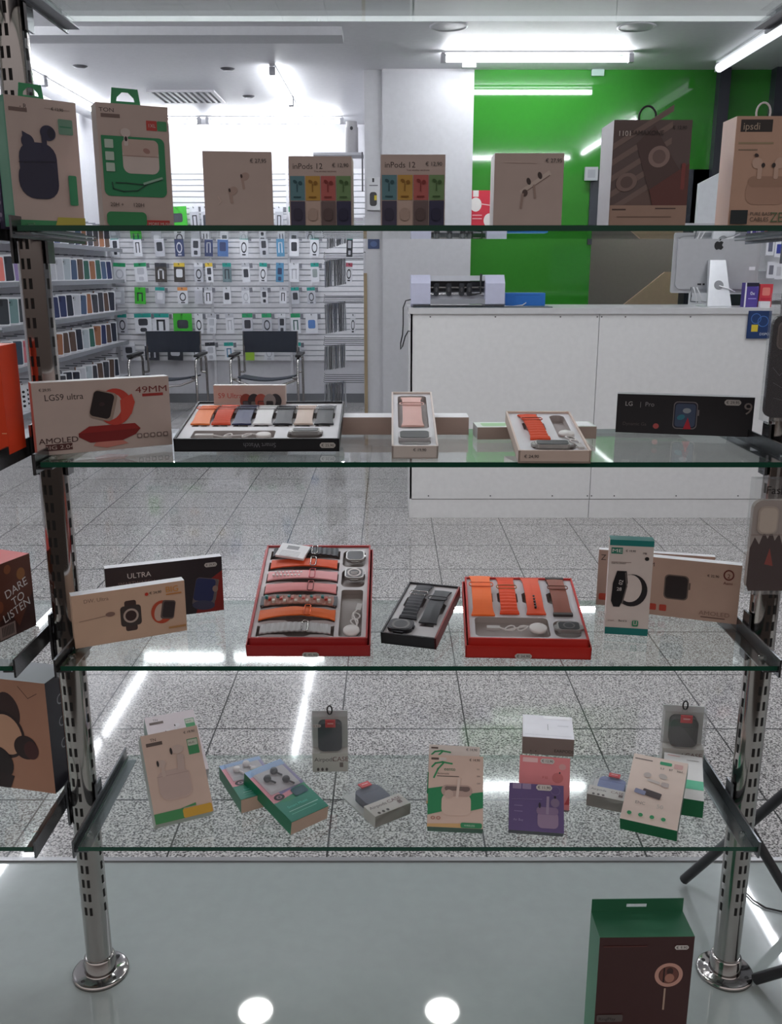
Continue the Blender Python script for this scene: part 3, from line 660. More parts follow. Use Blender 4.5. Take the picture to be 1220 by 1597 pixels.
# ------------------------------------------------------------------ glass shelving
XPL, XPR = -.502, .577      # post centres
YP = 1.335
def post(x, label, flip):
    t = empty('display_post', Matrix.Translation((x, YP, PLAT))); tag(t, label, 'post', 'slotted chrome posts')
    top = CEIL - PLAT; r = .0215
    m = MB(); m.lathe([(r, .03), (r, top)], CHROME, 40)
    def slots(ang):
        z = .13
        while z < top - .05:
            a0, a1 = ang - .105, ang + .105; rr = r + .0004
            vs = [(rr * math.sin(a), -rr * math.cos(a), zz) for a, zz in ((a0, z), (ang, z), (a1, z), (a1, z + .0145), (ang, z + .0145), (a0, z + .0145))]
            m.add(vs, [(0, 1, 4, 5), (1, 2, 3, 4)], SLOT); z += .0268
    f = -1 if flip else 1
    for a in (-.38, .05, 1.25): slots(a * f)
    slots(-1.45 * f)
    m.build('tube', t)
    m = MB(); m.lathe([(.0001, .0), (.047, .0), (.047, .005), (.044, .007), (.027, .007), (.026, .01), (.0255, .034), (.023, .037), (.0215, .037)], CHROME, 40)
    for a in range(4): A = R_(45 + 90 * a + 10); m.lathe([(.0001, .0072), (.0035, .0072)], SLOT, 12, Matrix.Translation((.037 * math.cos(A), .037 * math.sin(A), 0)))
    m.build('base_flange', t)
post(XPL, 'left slotted chrome post carrying the glass shelves', False)
post(XPR, 'right slotted chrome post carrying the glass shelves', True)
SXL, SXR = -.468, .552
def glass_shelf(x0, x1, z, label, grp=None, yb=YB, back=None):
    m = MB(); m.box((x0, YF, z - .007), (x1, yb, z), GLASS, mats={'f': EDGE, 'k': back or EDGE_BACK, 'l': EDGE, 'r': EDGE})
    tag(m.build('glass_shelf'), label, 'glass shelf', grp)
def bracket(xp, s, z, label):
    """s=+1: arm on the right side of the post"""
    x = xp + s * .0285
    t = empty('shelf_bracket', Matrix.Translation((x, YP, z))); tag(t, label, 'bracket', 'chrome shelf brackets')
    m = MB(); m.box((-.0015, YF - .006 - YP, -.015), (.0015, YB + .006 - YP, .012), DARKST)
    a, b = (0, .02) if s > 0 else (-.02, 0)
    m.box((a, YF + .002 - YP, -.0105), (b, YB - YP, -.0085), STEEL); m.build('arm', t)
    m = MB(); m.box((-s * .0042 - .0018, -.012, -.045), (-s * .0042 + .0018, .012, .03), DARKST); m.build('hook_plate', t)
    m = MB(); m.lathe([(.0001, .004), (.005, .004), (.006, 0), (.006, -.006)], clear((.9, .95, .93), .1), 12, Matrix.Translation((s * .012, YF + .03 - YP, 0))); m.build('suction_pad', t)
names = ['above the frame, highest', 'top', 'second', 'third', 'lowest']
for z, nm in zip((S0, S1, S2, S3, S4), names):
    glass_shelf(SXL, SXR, z, 'clear glass shelf between the two posts, %s level' % nm, back=EDGE_LIT if z == S0 else None, yb=1.44 if z == S0 else YB)
    bracket(XPL, 1, z, 'bracket on the right side of the left post at the %s shelf' % nm)
    bracket(XPR, -1, z, 'bracket on the left side of the right post at the %s shelf' % nm)
    glass_shelf(-1.42, -.536, z, 'clear glass shelf left of the left post, %s level' % nm)
    bracket(XPL, -1, z, 'bracket on the left side of the left post at the %s shelf' % nm)
for z, nm in ((S2, 'second'),):
    bracket(XPR, 1, z, 'bracket on the right side of the right post at the %s shelf' % nm)
    glass_shelf(.611, 1.4, z, 'clear glass shelf right of the right post, %s level' % nm)

# ------------------------------------------------------------------ artwork pieces
BEI = (198, 179, 171); PAP = (212, 199, 193); DKT = (60, 48, 46)
def buds(cx, cy, s, c, d=(60, 50, 48), k=1.0):
    """a pair of stemmed earbuds"""
    return [('er', cx, cy, s, s * .8, 30, c), ('rrr', cx - s * .4, cy - s * 1.3 * k, s * .28, s * 1.2, s * .2, 8, c), ('er', cx - s * .7, cy + .1 * s, s * .22, s * .4, 10, d)]

# --- shelf 1
YS = 1.225
o, W, H = carton('earbud_box', 'white earbud box with a dark navy charging case, leftmost on the top shelf', 'box', (25, 0, 1.222), (133, 0, 1.285), (17, 148), S1, 0, .034, BEI,
  {'front': [('tr', '- R', .25, .93, .05, 0, 1, DKT), ('r', .05, .885, .3, .915, (120, 100, 94)), ('ln', [(.55, .93), (.9, .93)], .012, (170, 150, 142)), ('rr', .72, .74, .93, .86, .02, (110, 150, 130)), ('ln', [(.75, .8), (.9, .8)], .02, (60, 130, 100)),
   ('rr', .13, .22, .66, .66, .2, (52, 52, 76)), ('rr', .1, .22, .66, .52, .22, (48, 48, 70)), ('er', .27, .66, .09, .1, 20, (52, 52, 76)), ('p', [(.2, .74), (.27, .72), (.3, .66), (.2, .64)], (52, 52, 76)), ('rrr', .5, .66, .035, .13, .03, 2, (52, 52, 76)), ('er', .56, .74, .11, .1, -10, (52, 52, 76)), ('er', .6, .74, .05, .07, 0, (42, 42, 60)), ('ln', [(.12, .5), (.64, .52)], .01, (38, 38, 56)),
   ('rr', .8, .18, .92, .42, .02, (50, 140, 96)), ('r', .02, 0, .6, .05, (60, 140, 90)), ('p', [(.55, 0), (1, 0), (1, .08), (.6, .08)], (190, 180, 80))],
   'left': [('r', .1, .1, .9, .95, (110, 170, 140))]}, {'l': (90, 160, 130), 't': (210, 210, 205)}, None, (.72, .93, '€ 12,90', .02))
def hang_tab(par, cx, W, H, D, col, w=.034, h=.02, hole=True):
    m = MB(); y = D * .5; z0 = H - .001
    s = w / 2
    out = [(-s, 0), (s, 0), (s * .85, h), (-s * .85, h)]
    hl = [(-s * .6, h * .3), (-s * .55, h * .5), (-s * .2, h * .78), (s * .2, h * .78), (s * .55, h * .5), (s * .6, h * .3)]
    # frame pieces round the hole
    T = Matrix.Translation((cx * W, y, z0)) @ Matrix.Rotation(math.pi / 2, 4, 'X')
    pc = mat(col)
    m.prism([out[0], out[1], hl[5], hl[0]], -.0004, .0004, pc, T); m.prism([out[1], out[2], hl[3], hl[4], hl[5]], -.0004, .0004, pc, T)
    m.prism([out[2], out[3], hl[2], hl[3]], -.0004, .0004, pc, T); m.prism([out[3], out[0], hl[0], hl[1], hl[2]], -.0004, .0004, pc, T)
    m.build('hang_tab', par)
hang_tab(o, .45, W, H, .034, (60, 150, 100))
o, W, H = carton('earbud_box', 'white and green box picturing a corded charging case, second from left on top shelf', 'box', (163, 0, 1.222), (272, 0, 1.262), (153, 159), S1, 0, .034, BEI,
  [('tr', 'TON', .14, .945, .045, 0, 1.3, DKT), ('r', .06, .885, .32, .915, (120, 100, 94)), ('r', .68, .8, .83, .88, (190, 66, 60)), ('rr', .83, .8, .97, .88, .02, (70, 150, 100)), ('tr', '1XL', .755, .84, .04, 0, 1, PAP),
   ('rr', .04, .25, .92, .74, .08, (44, 140, 92)), ('r', .04, .6, .3, .74, (44, 140, 92)), ('rr', .32, .44, .83, .69, .1, PAP), ('rr', .32, .58, .83, .72, .07, (200, 176, 166)), ('ln', [(.32, .585), (.82, .585)], .01, (170, 140, 130)), ('er', .66, .63, .05, .035, -20, (170, 130, 122)), ('er', .38, .77, .07, .06, 0, PAP), ('rrr', .38, .7, .03, .06, .02, 0, PAP), ('e', .38, .72, .02, .02, (40, 36, 40)),
   ('rr', .08, .64, .2, .71, .01, (190, 210, 196)), ('rr', .08, .54, .2, .61, .01, (190, 210, 196)), ('rr', .08, .45, .2, .52, .01, (190, 210, 196)),
   ('ln', [(.15, .36), (.16, .31), (.3, .29), (.5, .3), (.7, .38), (.85, .4), (.6, .35), (.35, .36), (.2, .36)], .014, (30, 70, 60)), ('ln', [(.6, .36), (.85, .41)], .03, (150, 190, 170)),
   ('t', '20H +      120H', .1, .165, .045, 'l', DKT), ('rr', .04, 0, .6, .12, .06, (50, 140, 84)), ('r', .6, 0, .93, .055, (190, 60, 56)), ('t', 'MORE MUSIC', .62, .012, .035, 'l', PAP)], {'l': (215, 205, 200), 't': (215, 210, 205)}, None, (.2, .93, '€ 12,90', .001))
hang_tab(o, .45, W, H, .034, (60, 150, 100), .038, .022)
def inpods(bl, br, tl, D, label):
    c8 = [((96, 140, 150), (70, 66, 90)), ((200, 156, 74), (200, 176, 164)), ((190, 100, 96), (110, 92, 92)), ((116, 150, 100), (52, 52, 84))]
    A = [('t', 'inPods 12', .06, .82, .115, 'l', DKT), ('t', 'True wireless earphone', .4, .775, .035, 'l', (120, 90, 84))]
    for i, (a, b) in enumerate(c8):
        x0, x1 = .02 + i * .245, .25 + i * .245
        A += [('r', x0, .37, x1, .72, a), ('r', x0, .0, x1, .36, b)]
    for i in range(4):
        cx = .13 + i * .245; dk = tuple(max(0, q - 60) for q in c8[i][0])
        A += [('er', cx - .03, .64, .035, .022, -30, dk), ('er', cx + .05, .62, .03, .03, -30, dk), ('ln', [(cx, .6), (cx, .5)], .015, dk), ('ln', [(cx - .05, .42), (cx + .05, .42)], .02, dk)]
        b2 = tuple(max(0, q - 18) for q in c8[i][1]); A += [('rr', cx - .07, .08, cx + .07, .26, .06, b2)]
    return carton('earphone_box', label, 'box', bl, br, tl, S1, 0, D, BEI, A, {'r': (196, 176, 166)}, 'boxes showing eight coloured squares', (.82, .87, '€ 12,90', .026))
carton('earphone_box', 'plain beige earphone box just left of the two coloured-square boxes, third from left', 'box', (321, 0, 1.24), (427, 0, 1.25), (319, 235.5), S1, 0, .04, BEI,
  buds(.6, .67, .07, (180, 154, 144), (70, 52, 50)) + buds(.42, .48, .07, (182, 156, 146), (70, 52, 50)) + [('ln', [(.2, .4), (.24, .34), (.2, .3)], .01, (220, 200, 190))], {'t': (150, 132, 126)}, None, (.8, .88, '€ 27,95', .026))
inpods((452.5, 0, 1.235), (549.5, 0, 1.235), (451.5, 243.5), .06, 'left box showing eight coloured squares on the top shelf')
inpods((594, 0, 1.235), (693.5, 0, 1.235), (593.5, 241), .10, 'right box showing eight coloured squares on the top shelf, in front of the pillar')
carton('earphone_box', 'plain beige earphone box with slanted earbuds in front of the green wall', 'box', (769, 0, 1.235), (875.5, 0, 1.235), (771.5, 239), S1, 0, .045, BEI,
  [('ln', [(.42, .48), (.78, .72)], .07, (214, 198, 188)), ('ln', [(.42, .45), (.8, .7)], .012, (130, 104, 98)), ('er', .5, .62, .03, .05, 20, (70, 56, 54)), ('er', .66, .7, .03, .05, 20, (70, 56, 54)), ('er', .45, .46, .04, .05, 0, (90, 70, 66)), ('ln', [(.42, .44), (.4, .26)], .03, (170, 146, 136)), ('ln', [(.58, .56), (.6, .4)], .03, (170, 146, 136)), ('ln', [(.15, .88), (.6, .87)], .012, (210, 190, 182))], {'t': (160, 140, 134), 'l': (226, 222, 220)}, None, (.85, .9, '€ 27,95', .026))
CEL = (176, 172, 176)
o, W, H = carton('headset_box', 'brown shrink-wrapped headphone box with diagonal stripes on the top shelf', 'box', (949, 0, 1.235), (1068, 0, 1.235), (954, 187), S1, 0, .07, (120, 98, 92),
  [('p', [(0, .2), (1, .5), (1, 1), (0, 1)], (104, 88, 86))] +
  [('p', [(0, a), (.75, a + .36), (.75, a + .42), (0, a + .06)], (132, 112, 106)) for a in (.12, .27, .42, .57, .72)] +
  [('p', [(.3, .78), (.52, .95), (.8, .62), (1, .4), (1, .2), (.55, .22), (.42, .5)], (92, 72, 70)), ('er', .6, .66, .14, .13, 20, (156, 132, 126)), ('er', .6, .66, .085, .085, 20, (124, 102, 98)), ('er', .2, .42, .14, .11, 20, (140, 118, 112)), ('er', .2, .42, .08, .07, 20, (108, 88, 84)), ('p', [(.5, .35), (1, .6), (1, .2), (.55, .2)], (110, 66, 62)), ('rr', .9, .35, .95, .6, .02, (140, 70, 66)),
   ('r', 0, 0, 1, .2, (176, 146, 130)), ('ln', [(.04, .16), (.2, .16)], .02, (90, 70, 66)), ('ln', [(.6, .17), (.85, .17)], .015, (90, 70, 66)), ('t', '1101', .05, .85, .07, 'l', (225, 215, 210)), ('t', 'SAMAXONE', .22, .86, .06, 'l', (50, 40, 40)), ('ln', [(.1, .09), (.8, .09)], .01, (120, 96, 86))],
  {'l': CEL, 't': CEL}, None, (.84, .93, '€ 12,90', .022))
m = MB(); m.tube([(W * .5 + .011 * math.cos(a), .03, H + .008 + .013 * math.sin(a)) for a in [R_(q) for q in range(-60, 241, 20)]], .0014, BLACK, 6); m.build('hang_loop', o)
o, W, H = carton('earbud_box', 'tan eco-style earbud box at the right end of the top shelf', 'box', (1135, 0, 1.235), (1250, 0, 1.235), (1149, 181), S1, 0, .05, (206, 168, 146),
  [('r', .06, .86, .48, .97, (48, 42, 40)), ('t', 'ipsdi', .09, .88, .09, 'l', (190, 170, 150)), ('ln', [(.06, .76), (.5, .76)], .025, (170, 150, 120)), ('ln', [(.06, .7), (.3, .7)], .015, (150, 130, 110)),
   ('rr', .2, .2, .75, .43, .12, (190, 152, 132)), ('rr', .22, .36, .73, .46, .08, (176, 140, 120)), ('er', .32, .58, .07, .07, 0, (214, 182, 164)), ('er', .62, .58, .07, .07, 0, (214, 182, 164)), ('rrr', .36, .5, .03, .09, .02, 0, (214, 182, 164)), ('rrr', .58, .5, .03, .09, .02, 0, (214, 182, 164)), ('er', .4, .56, .025, .03, 0, (50, 40, 40)), ('er', .54, .56, .025, .03, 0, (50, 40, 40)), ('er', .68, .64, .03, .02, 30, (60, 46, 44)), ('er', .3, .65, .03, .02, -30, (60, 46, 44)),
   ('r', .02, .02, .25, .15, (34, 44, 48)), ('t', 'PURE BASS', .28, .1, .045, 'l', (60, 60, 50)), ('t', 'CABLES', .28, .045, .055, 'l', (60, 56, 46)), ('tr', 'ZERO', .75, .085, .13, 0, .85, (96, 116, 84))], {}, None, (.9, .9, '€ 12,90', .02))
m = MB(); m.tube([(W * .42 + .009 * math.cos(a), .02, H + .007 + .012 * math.sin(a)) for a in [R_(q) for q in range(-60, 241, 20)]], .0013, WHITE, 6); m.build('hang_loop', o)

# --- shelf 2
RED = (196, 66, 54)
icon = lambda x, y: [('rr', x, y, x + .035, y + .065, .01, (110, 92, 88)), ('rr', x + .006, y + .012, x + .029, y + .053, .008, BEI)]
A = [('t', 'LGS9 ultra', .08, .75, .12, 'l', DKT), ('tr', '49MM', .86, .83, .125, 0, 1.45, (120, 44, 44)), ('r', .79, .73, .95, .77, (160, 50, 46)), ('tr', 'AMOLED', .155, .2, .11, 0, 1.2, (70, 40, 40)), ('r', .06, .06, .25, .15, (84, 46, 44)), ('tr', 'BIG 2.04', .155, .105, .075, 0, 1.5, BEI),
  ('p', [(.3, .27), (.38, .36), (.72, .36), (.76, .28), (.72, .2), (.62, .13), (.38, .13), (.3, .22)], (150, 36, 34)), ('p', [(.3, .27), (.76, .28), (.72, .2), (.62, .13), (.38, .13), (.3, .22)], (128, 28, 28)), ('p', [(.42, .13), (.62, .13), (.66, .08), (.5, .04), (.4, .08)], (206, 130, 118)),
  ('er', .58, .61, .128, .138, -8, RED), ('er', .555, .61, .075, .1, -24, BEI), ('p', [(.62, .36), (.70, .5), (.73, .66), (.71, .78), (.62, .7)], (206, 74, 60)), ('rrr', .495, .64, .088, .108, .036, -16, (160, 140, 128)), ('rrr', .485, .65, .076, .096, .03, -16, (36, 26, 28)), ('er', .485, .66, .02, .015, 0, (60, 40, 44))]
for x in (.73, .78, .83, .88, .93): A += icon(x, .14)
carton('smartwatch_box', 'white smartwatch box picturing a red-strapped watch, at the left end of the second shelf', 'box', (59, 712), (269, 693), (47, 598), S2, 0, .022, BEI, A, {'t': (230, 228, 228), 'l': (206, 120, 110)}, None, (.09, .9, '€ 29,95', .02))

def pocket_plate(mb, W, H, holes, y, depth, col, pcol):
    """plate in the local x-z plane facing -y, with sunk pockets"""
    bm = bmesh.new(); edges = []
    def loop(P):
        vs = [bm.verts.new((a, b, 0)) for a, b in P]
        for i in range(len(vs)): edges.append(bm.edges.new((vs[i], vs[(i + 1) % len(vs)])))
    loop([(0, 0), (W, 0), (W, H), (0, H)])
    for h in holes: loop(h)
    bmesh.ops.triangle_fill(bm, use_beauty=True, use_dissolve=False, edges=edges)
    bm.verts.index_update()
    T = Matrix(((1, 0, 0, 0), (0, 0, -1, y), (0, 1, 0, 0), (0, 0, 0, 1)))
    mb.add([v.co.copy() for v in bm.verts], [tuple(v.index for v in f.verts) for f in bm.faces], mat(col), T); bm.free()
    for h in holes:
        n = len(h)
        mb.add([(a, b, 0) for a, b in h] + [(a, b, -depth) for a, b in h], [(i, (i + 1) % n, n + (i + 1) % n, n + i) for i in range(n)], mat(pcol), T)
        mb.add([(a, b, -depth) for a, b in h], [tuple(range(n))], mat(pcol), T)
def strap_hole(W, H, x0, y0, x1, y1, vert=True):
    """strap-shaped pocket: waist with thumb notches"""
    X0, Y0, X1, Y1 = x0 * W, y0 * H, x1 * W, y1 * H
    if vert:
        w = X1 - X0; h = Y1 - Y0; n = w * .28
        return [(X0, Y0), (X1, Y0), (X1 - n * .5, Y0 + h * .12), (X1 - n * .5, Y0 + h * .32), (X1 + n * .6, Y0 + h * .38), (X1 + n * .6, Y0 + h * .62), (X1 - n * .5, Y0 + h * .68), (X1 - n * .5, Y0 + h * .88), (X1, Y1), (X0, Y1), (X0 + n * .5, Y0 + h * .88), (X0 + n * .5, Y0 + h * .68), (X0 - n * .6, Y0 + h * .62), (X0 - n * .6, Y0 + h * .38), (X0 + n * .5, Y0 + h * .32), (X0 + n * .5, Y0 + h * .12)]
    w = X1 - X0; h = Y1 - Y0; n = h * .2
    return [(X0, Y0), (X0 + w * .15, Y0 + n), (X0 + w * .35, Y0 + n), (X0 + w * .42, Y0), (X0 + w * .62, Y0), (X0 + w * .7, Y0 + n), (X0 + w * .88, Y0 + n), (X1, Y0), (X1, Y1), (X0 + w * .88, Y1 - n), (X0 + w * .7, Y1 - n), (X0 + w * .62, Y1), (X0 + w * .42, Y1), (X0 + w * .35, Y1 - n), (X0 + w * .15, Y1 - n), (X0, Y1)]
def tray(name, label, bl, br, tl, zs, lean, D, col, holes, icol=(222, 222, 226), pcol=(176, 170, 168), front=(), lid=None, sidecol=None, depth=None):  # pcol colours the sunk pockets darker, as depth would shade them
    M, W, H = frame(bl, br, tl, zs, lean, D)
    t = empty(name, M); tag(t, label, 'watch box')
    c = mat(col); q = .0025; cm = mat(sidecol) if sidecol else c
    if lid:   # closed lid sleeve pushed under the box
        mb = MB(); e = .0015
        for a, b in (((0, 0, 0), (W, D, e)), ((0, 0, H - e), (W, D, H)), ((0, 0, 0), (e, D, H)), ((W - e, 0, 0), (W, D, H)), ((0, D - e, 0), (W, D, H))): mb.box(a, b, mat(lid))
        mb.build('lid', t); off = (.004, .0035); up = .011
        w2, h2 = W - 2 * off[0], H - 2 * off[1]; T = Matrix.Translation((off[0], -up, off[1])); d2 = D + up - .004
    else: w2, h2, T, d2 = W, H, Matrix.Identity(4), D
    mb = MB()
    for a, b in (((0, 0, 0), (w2, d2, q)), ((0, 0, h2 - q), (w2, d2, h2)), ((0, 0, 0), (q, d2, h2)), ((0, d2 - q, 0), (w2, d2, h2))): mb.box(a, b, c, T)
    mb.box((w2 - q, 0, 0), (w2, d2, h2), cm, T)
    art(mb, front, w2, h2, d2, 'bottom', T)
    mb.build('tray', t)
    mb = MB(); hs = holes(w2 - 2 * q, h2 - 2 * q)
    pocket_plate(mb, w2 - 2 * q, h2 - 2 * q, hs, .003, depth or min(.01, d2 - .007), icol, pcol)
    mb.build('insert', t, T @ Matrix.Translation((q, 0, q)))
    F_ = M @ T
    def place(x, y, deg=0, lift=.003):   # frame: X right, Y up along the tray, Z out of the tray
        return F_ @ Matrix.Translation((x * w2, .003 - lift, y * h2)) @ Matrix.Rotation(math.pi / 2, 4, 'X') @ Matrix.Rotation(R_(deg), 4, 'Z')
    return t, w2, h2, place, d2
def band(M, L, w, col, label, style='plain', group=None, name='watch_strap', buckle=True, ends=None, curl=.004):
    """strap of length L along local Y, centred"""
    n = 26 if style in ('ridge', 'link') else 14
    mb = MB(); th = .0022; vs = []; fs = []
    for i in range(n + 1):
        t = i / n; y = -L / 2 + L * t
        ww = w * (1 + .18 * max(0, 1 - t / .1) + .18 * max(0, (t - .9) / .1)) if style != 'link' else w
        z = curl * math.sin(math.pi * t) + (.0013 if (style in ('ridge', 'link') and i % 2) else 0)
        if style == 'wave': ww *= (1 + .12 * math.sin(t * 40)) if t > .55 else 1
        vs += [(-ww / 2, y, z), (ww / 2, y, z), (ww / 2, y, z + th), (0, y, z + th + .0006), (-ww / 2, y, z + th)]
    for i in range(n):
        a = i * 5; b = a + 5
        for k in range(5): fs.append((a + k, a + (k + 1) % 5, b + (k + 1) % 5, b + k))
    fs += [(0, 4, 3, 2, 1), tuple(range(n * 5, n * 5 + 5))]
    cm = mat(col, .55) if style != 'metal' else STEEL
    mb.add(vs, fs, cm)
    if style == 'holes':
        for q in range(5): mb.prism(ell(0, -L * .1 - q * L * .07, w * .07, w * .1, 10), curl * .9, curl + th + .0009, mat((40, 30, 30)))
    if style == 'check':
        for q in range(16):
            mb.prism(ell((q % 2 - .5) * w * .4, -L * .02 - q * L * .026, w * .1, w * .1, 8), curl, curl + th + .0012, mat((236, 222, 222)))
    o = mb.build(name, M=M); tag(o, label, 'watch strap', group)
    if ends: 
        e = MB()
        for s in (-1, 1): e.box((-w * .58, s * L / 2 - .003, -.0005), (w * .58, s * L / 2 + .003, .0035), mat(ends))
        e.build('lug', o)
    if buckle:
        e = MB(); zb = curl + .0035; P = rrect(-w * .62, -w * .22, w * .62, w * .22, w * .15, 3)
        e.tube([(a, b + L * .14, zb) for a, b in P], .0008, mat(buckle, .3, .6) if isinstance(buckle, tuple) else CHROME, 6, closed=True); e.build('buckle', o)
    return o
def watch(M, w, h, label, body=(170, 168, 166), dial=None, lugs=True, back=False, group=None):
    t = empty('smartwatch', M); tag(t, label, 'smartwatch', group)
    m = MB(); m.prism(rrect(-w / 2, -h / 2, w / 2, h / 2, w * .24), 0, .006, mat(body, .38, .6), smooth=True)
    m.box((w / 2 - .001, -.003, .001), (w / 2 + .002, .003, .0045), mat(body, .25, .8))
    if lugs:
        for s in (-1, 1): m.prism([(-w * .3, s * h / 2), (w * .3, s * h / 2), (w * .18, s * (h / 2 + h * .12)), (-w * .18, s * (h / 2 + h * .12))][::s], .001, .004, mat(body, .3, .7))
    m.build('case', t)
    m = MB(); m.prism(rrect(-w / 2 + .002, -h / 2 + .002, w / 2 - .002, h / 2 - .002, w * .2), .006, .0066, mat((24, 24, 28), .45) if not back else mat((60, 56, 56), .45))
    if dial or back:
        m.lathe([(w * .27, .0068), (w * .36, .0068)], mat((96, 92, 92) if not back else (190, 180, 176)), 30)
    if back: m.box((-w * .18, -.001, .0067), (w * .18, .001, .0072), mat((190, 180, 176))); m.box((-w * .14, -.005, .0067), (w * .14, -.0035, .0072), mat((190, 180, 176)))
    m.build('screen', t); return t
def charger(M, L, label, r=.011):
    m = MB(); m.lathe([(.0001, .005), (r * .9, .005), (r, .004), (r, 0), (.0001, 0)], mat((228, 224, 222)), 24, Matrix.Translation((0, 0, 0)))
    pts = []
    for i in range(30):
        t = i / 29; pts.append((-r - L * t * .5 - .012 * math.sin(t * 14) - .2 * L * t, .006 * math.sin(t * 19 + 1), .002 + .001 * math.sin(i)))
    m.tube(pts, .0012, mat((222, 218, 216)), 6); m.box((-r - L - .002, -.004, 0), (-r - L * .72, .004, .004), mat((190, 186, 184)))
    tag(m.build('charging_cable', M=M), label, 'charging cable')

# black seven-strap set on shelf 2
def h_black(W, H): return [strap_hole(W, H, .045 + i * .133, .34, .145 + i * .133, .93) for i in range(7)] + [rrect(.08 * W, .05 * H, .6 * W, .24 * H, .004)] + [rrect(.68 * W, .05 * H, .9 * W, .25 * H, .01)]
t, W, H, PL, D2 = tray('smartwatch_set_box', 'open black watch box with a row of seven differently coloured straps, on the second shelf', (270, 684.5), (529, 684), (282.5, 626), S2, 82, .019, (24, 24, 30), h_black, front=[('tr', 'Smart Watch', .52, .5, .5, 180, .9, (120, 120, 126))])
price_tag(t, W, H, D2, .93, .5, '€ 25,90', .022, side='bottom')
scol = [((245, 130, 60), 'light orange', (200, 80, 40)), ((226, 76, 32), 'deep orange', (150, 100, 90)), ((34, 40, 84), 'navy blue', (60, 60, 70)), ((232, 232, 232), 'white', (200, 200, 205)), ((38, 38, 46), 'black textile', (50, 50, 56)), ((206, 186, 172), 'beige', (190, 170, 160)), ((28, 28, 34), 'smooth black', (160, 164, 170))]
for i, (c, nm, bc) in enumerate(scol):
    band(PL(.108 + i * .1305, .62, 0, .001), H * .50, .0245, c, '%s strap in the open black seven-strap box' % nm, 'plain' if i != 1 else 'ridge', 'straps in the black seven-strap box', buckle=bc, curl=.005)
charger(PL(.53, .14, 0, -.003), .085, 'coiled pale charging cable in the front slot of the black seven-strap box')
watch(PL(.79, .155, 90, .001) , .017, .04, 'black-faced smartwatch lying in the black seven-strap box', dial=False)
# lid box behind
carton('smartwatch_box', 'pale box picturing a fan of watches standing behind the open black strap box', 'box', (336, 0, 1.452), (447, 0, 1.452), (335, 601), S2, 0, .016, (206, 184, 176),
  [('t', 'S9 Ultra', .06, .72, .16, 'l', (196, 84, 76)), ('t', '● ● ● ●', .12, .5, .1, 'l', DKT), ('ln', [(.14, .42), (.26, .42)], .01, DKT)] +
  sum([[('er', x, .66, .085, .1, 0, c1), ('rrr', x, .56, .05, .065, .02, 0, (60, 54, 54)), ('rrr', x, .56, .04, .055, .015, 0, c2)] for x, c1, c2 in ((.45, (150, 70, 60), (90, 90, 96)), (.56, (60, 56, 60), (120, 110, 106)), (.66, (180, 90, 76), (150, 70, 60)), (.86, (50, 46, 50), (40, 38, 42)), (.78, (150, 140, 138), (46, 42, 46)))], []), {'t': (225, 222, 220)})
# long beige box
M, W, H = frame((523.5, 678), (731, 678), (523.5, 651), S2, 0, .045)
m = MB(); m.box((0, 0, 0), (W, .045, H), mat((190, 168, 158)), mats={'t': mat((236, 236, 238))}); tag(m.build('slim_box', M=M), 'long plain white box lying crosswise under the pink-strap watch tray', 'box')
t, W, H, PL, D2 = tray('smartwatch_tray', 'open white watch box with a pale pink strap leaning on the long white box', (611, 695.5), (684, 695.5), (614.5, 611), S2, 79, .0185, (226, 214, 208), lambda W, H: [rrect(.12 * W, .32 * H, .88 * W, .96 * H, .008), rrect(.12 * W, .04 * H, .88 * W, .27 * H, .008)], pcol=(190, 184, 182))
price_tag(t, W, H, D2, .6, .72, '€ 19,90', .022, True, side='bottom')
band(PL(.48, .62, 0, .0), H * .54, .028, (232, 186, 176), 'pale pink strap in the narrow white watch box', 'plain', buckle=(232, 190, 182), curl=.004)
o = watch(PL(.5, .155, 90, .0), .030, .044, 'white-backed smartwatch below the pink strap', body=(190, 188, 190), lugs=False)
# box behind the orange-strap tray
M, W, H = frame((744.5, 685.5), (930, 684), (744.5, 666.5), S2, 0, .05)
m = MB(); m.box((0, 0, 0), (W, .05, H), mat((186, 168, 158)), mats={'t': mat((214, 226, 216)), 'l': mat((214, 220, 220))}); art(m, [('rr', .05, .2, .3, .8, .1, (150, 200, 140)), ('r', .84, .1, .98, .9, (236, 238, 240))], W, H, .05, 'top'); tag(m.build('slim_box', M=M), 'white and green shrink-wrapped box lying behind the orange-strap watch tray', 'box')
t, W, H, PL, D2 = tray('smartwatch_tray', 'open white watch box with one orange ridged strap, right of centre on the second shelf', (809, 702.5), (923, 703), (793, 641), S2, 82, .0175, (216, 196, 184), lambda W, H: [strap_hole(W, H, .22, .3, .48, .97), rrect(.66 * W, .3 * H, .9 * W, .95 * H, .012), rrect(.2 * W, .05 * H, .85 * W, .26 * H, .012)], pcol=(180, 172, 170))
price_tag(t, W, H, D2, .18, .55, '€ 24,90', .024, True, side='bottom')
band(PL(.34, .60, 3, .0), H * .62, .024, (232, 82, 40), 'orange ridged strap in the wide white watch box', 'ridge', buckle=(160, 60, 30), curl=.005)
watch(PL(.5, .14, 90, .0), .021, .046, 'dark-faced smartwatch in front of the single orange strap', dial=False)
charger(PL(.78, .42, 100, -.001), .05, 'white charging puck and cable beside the single orange strap')
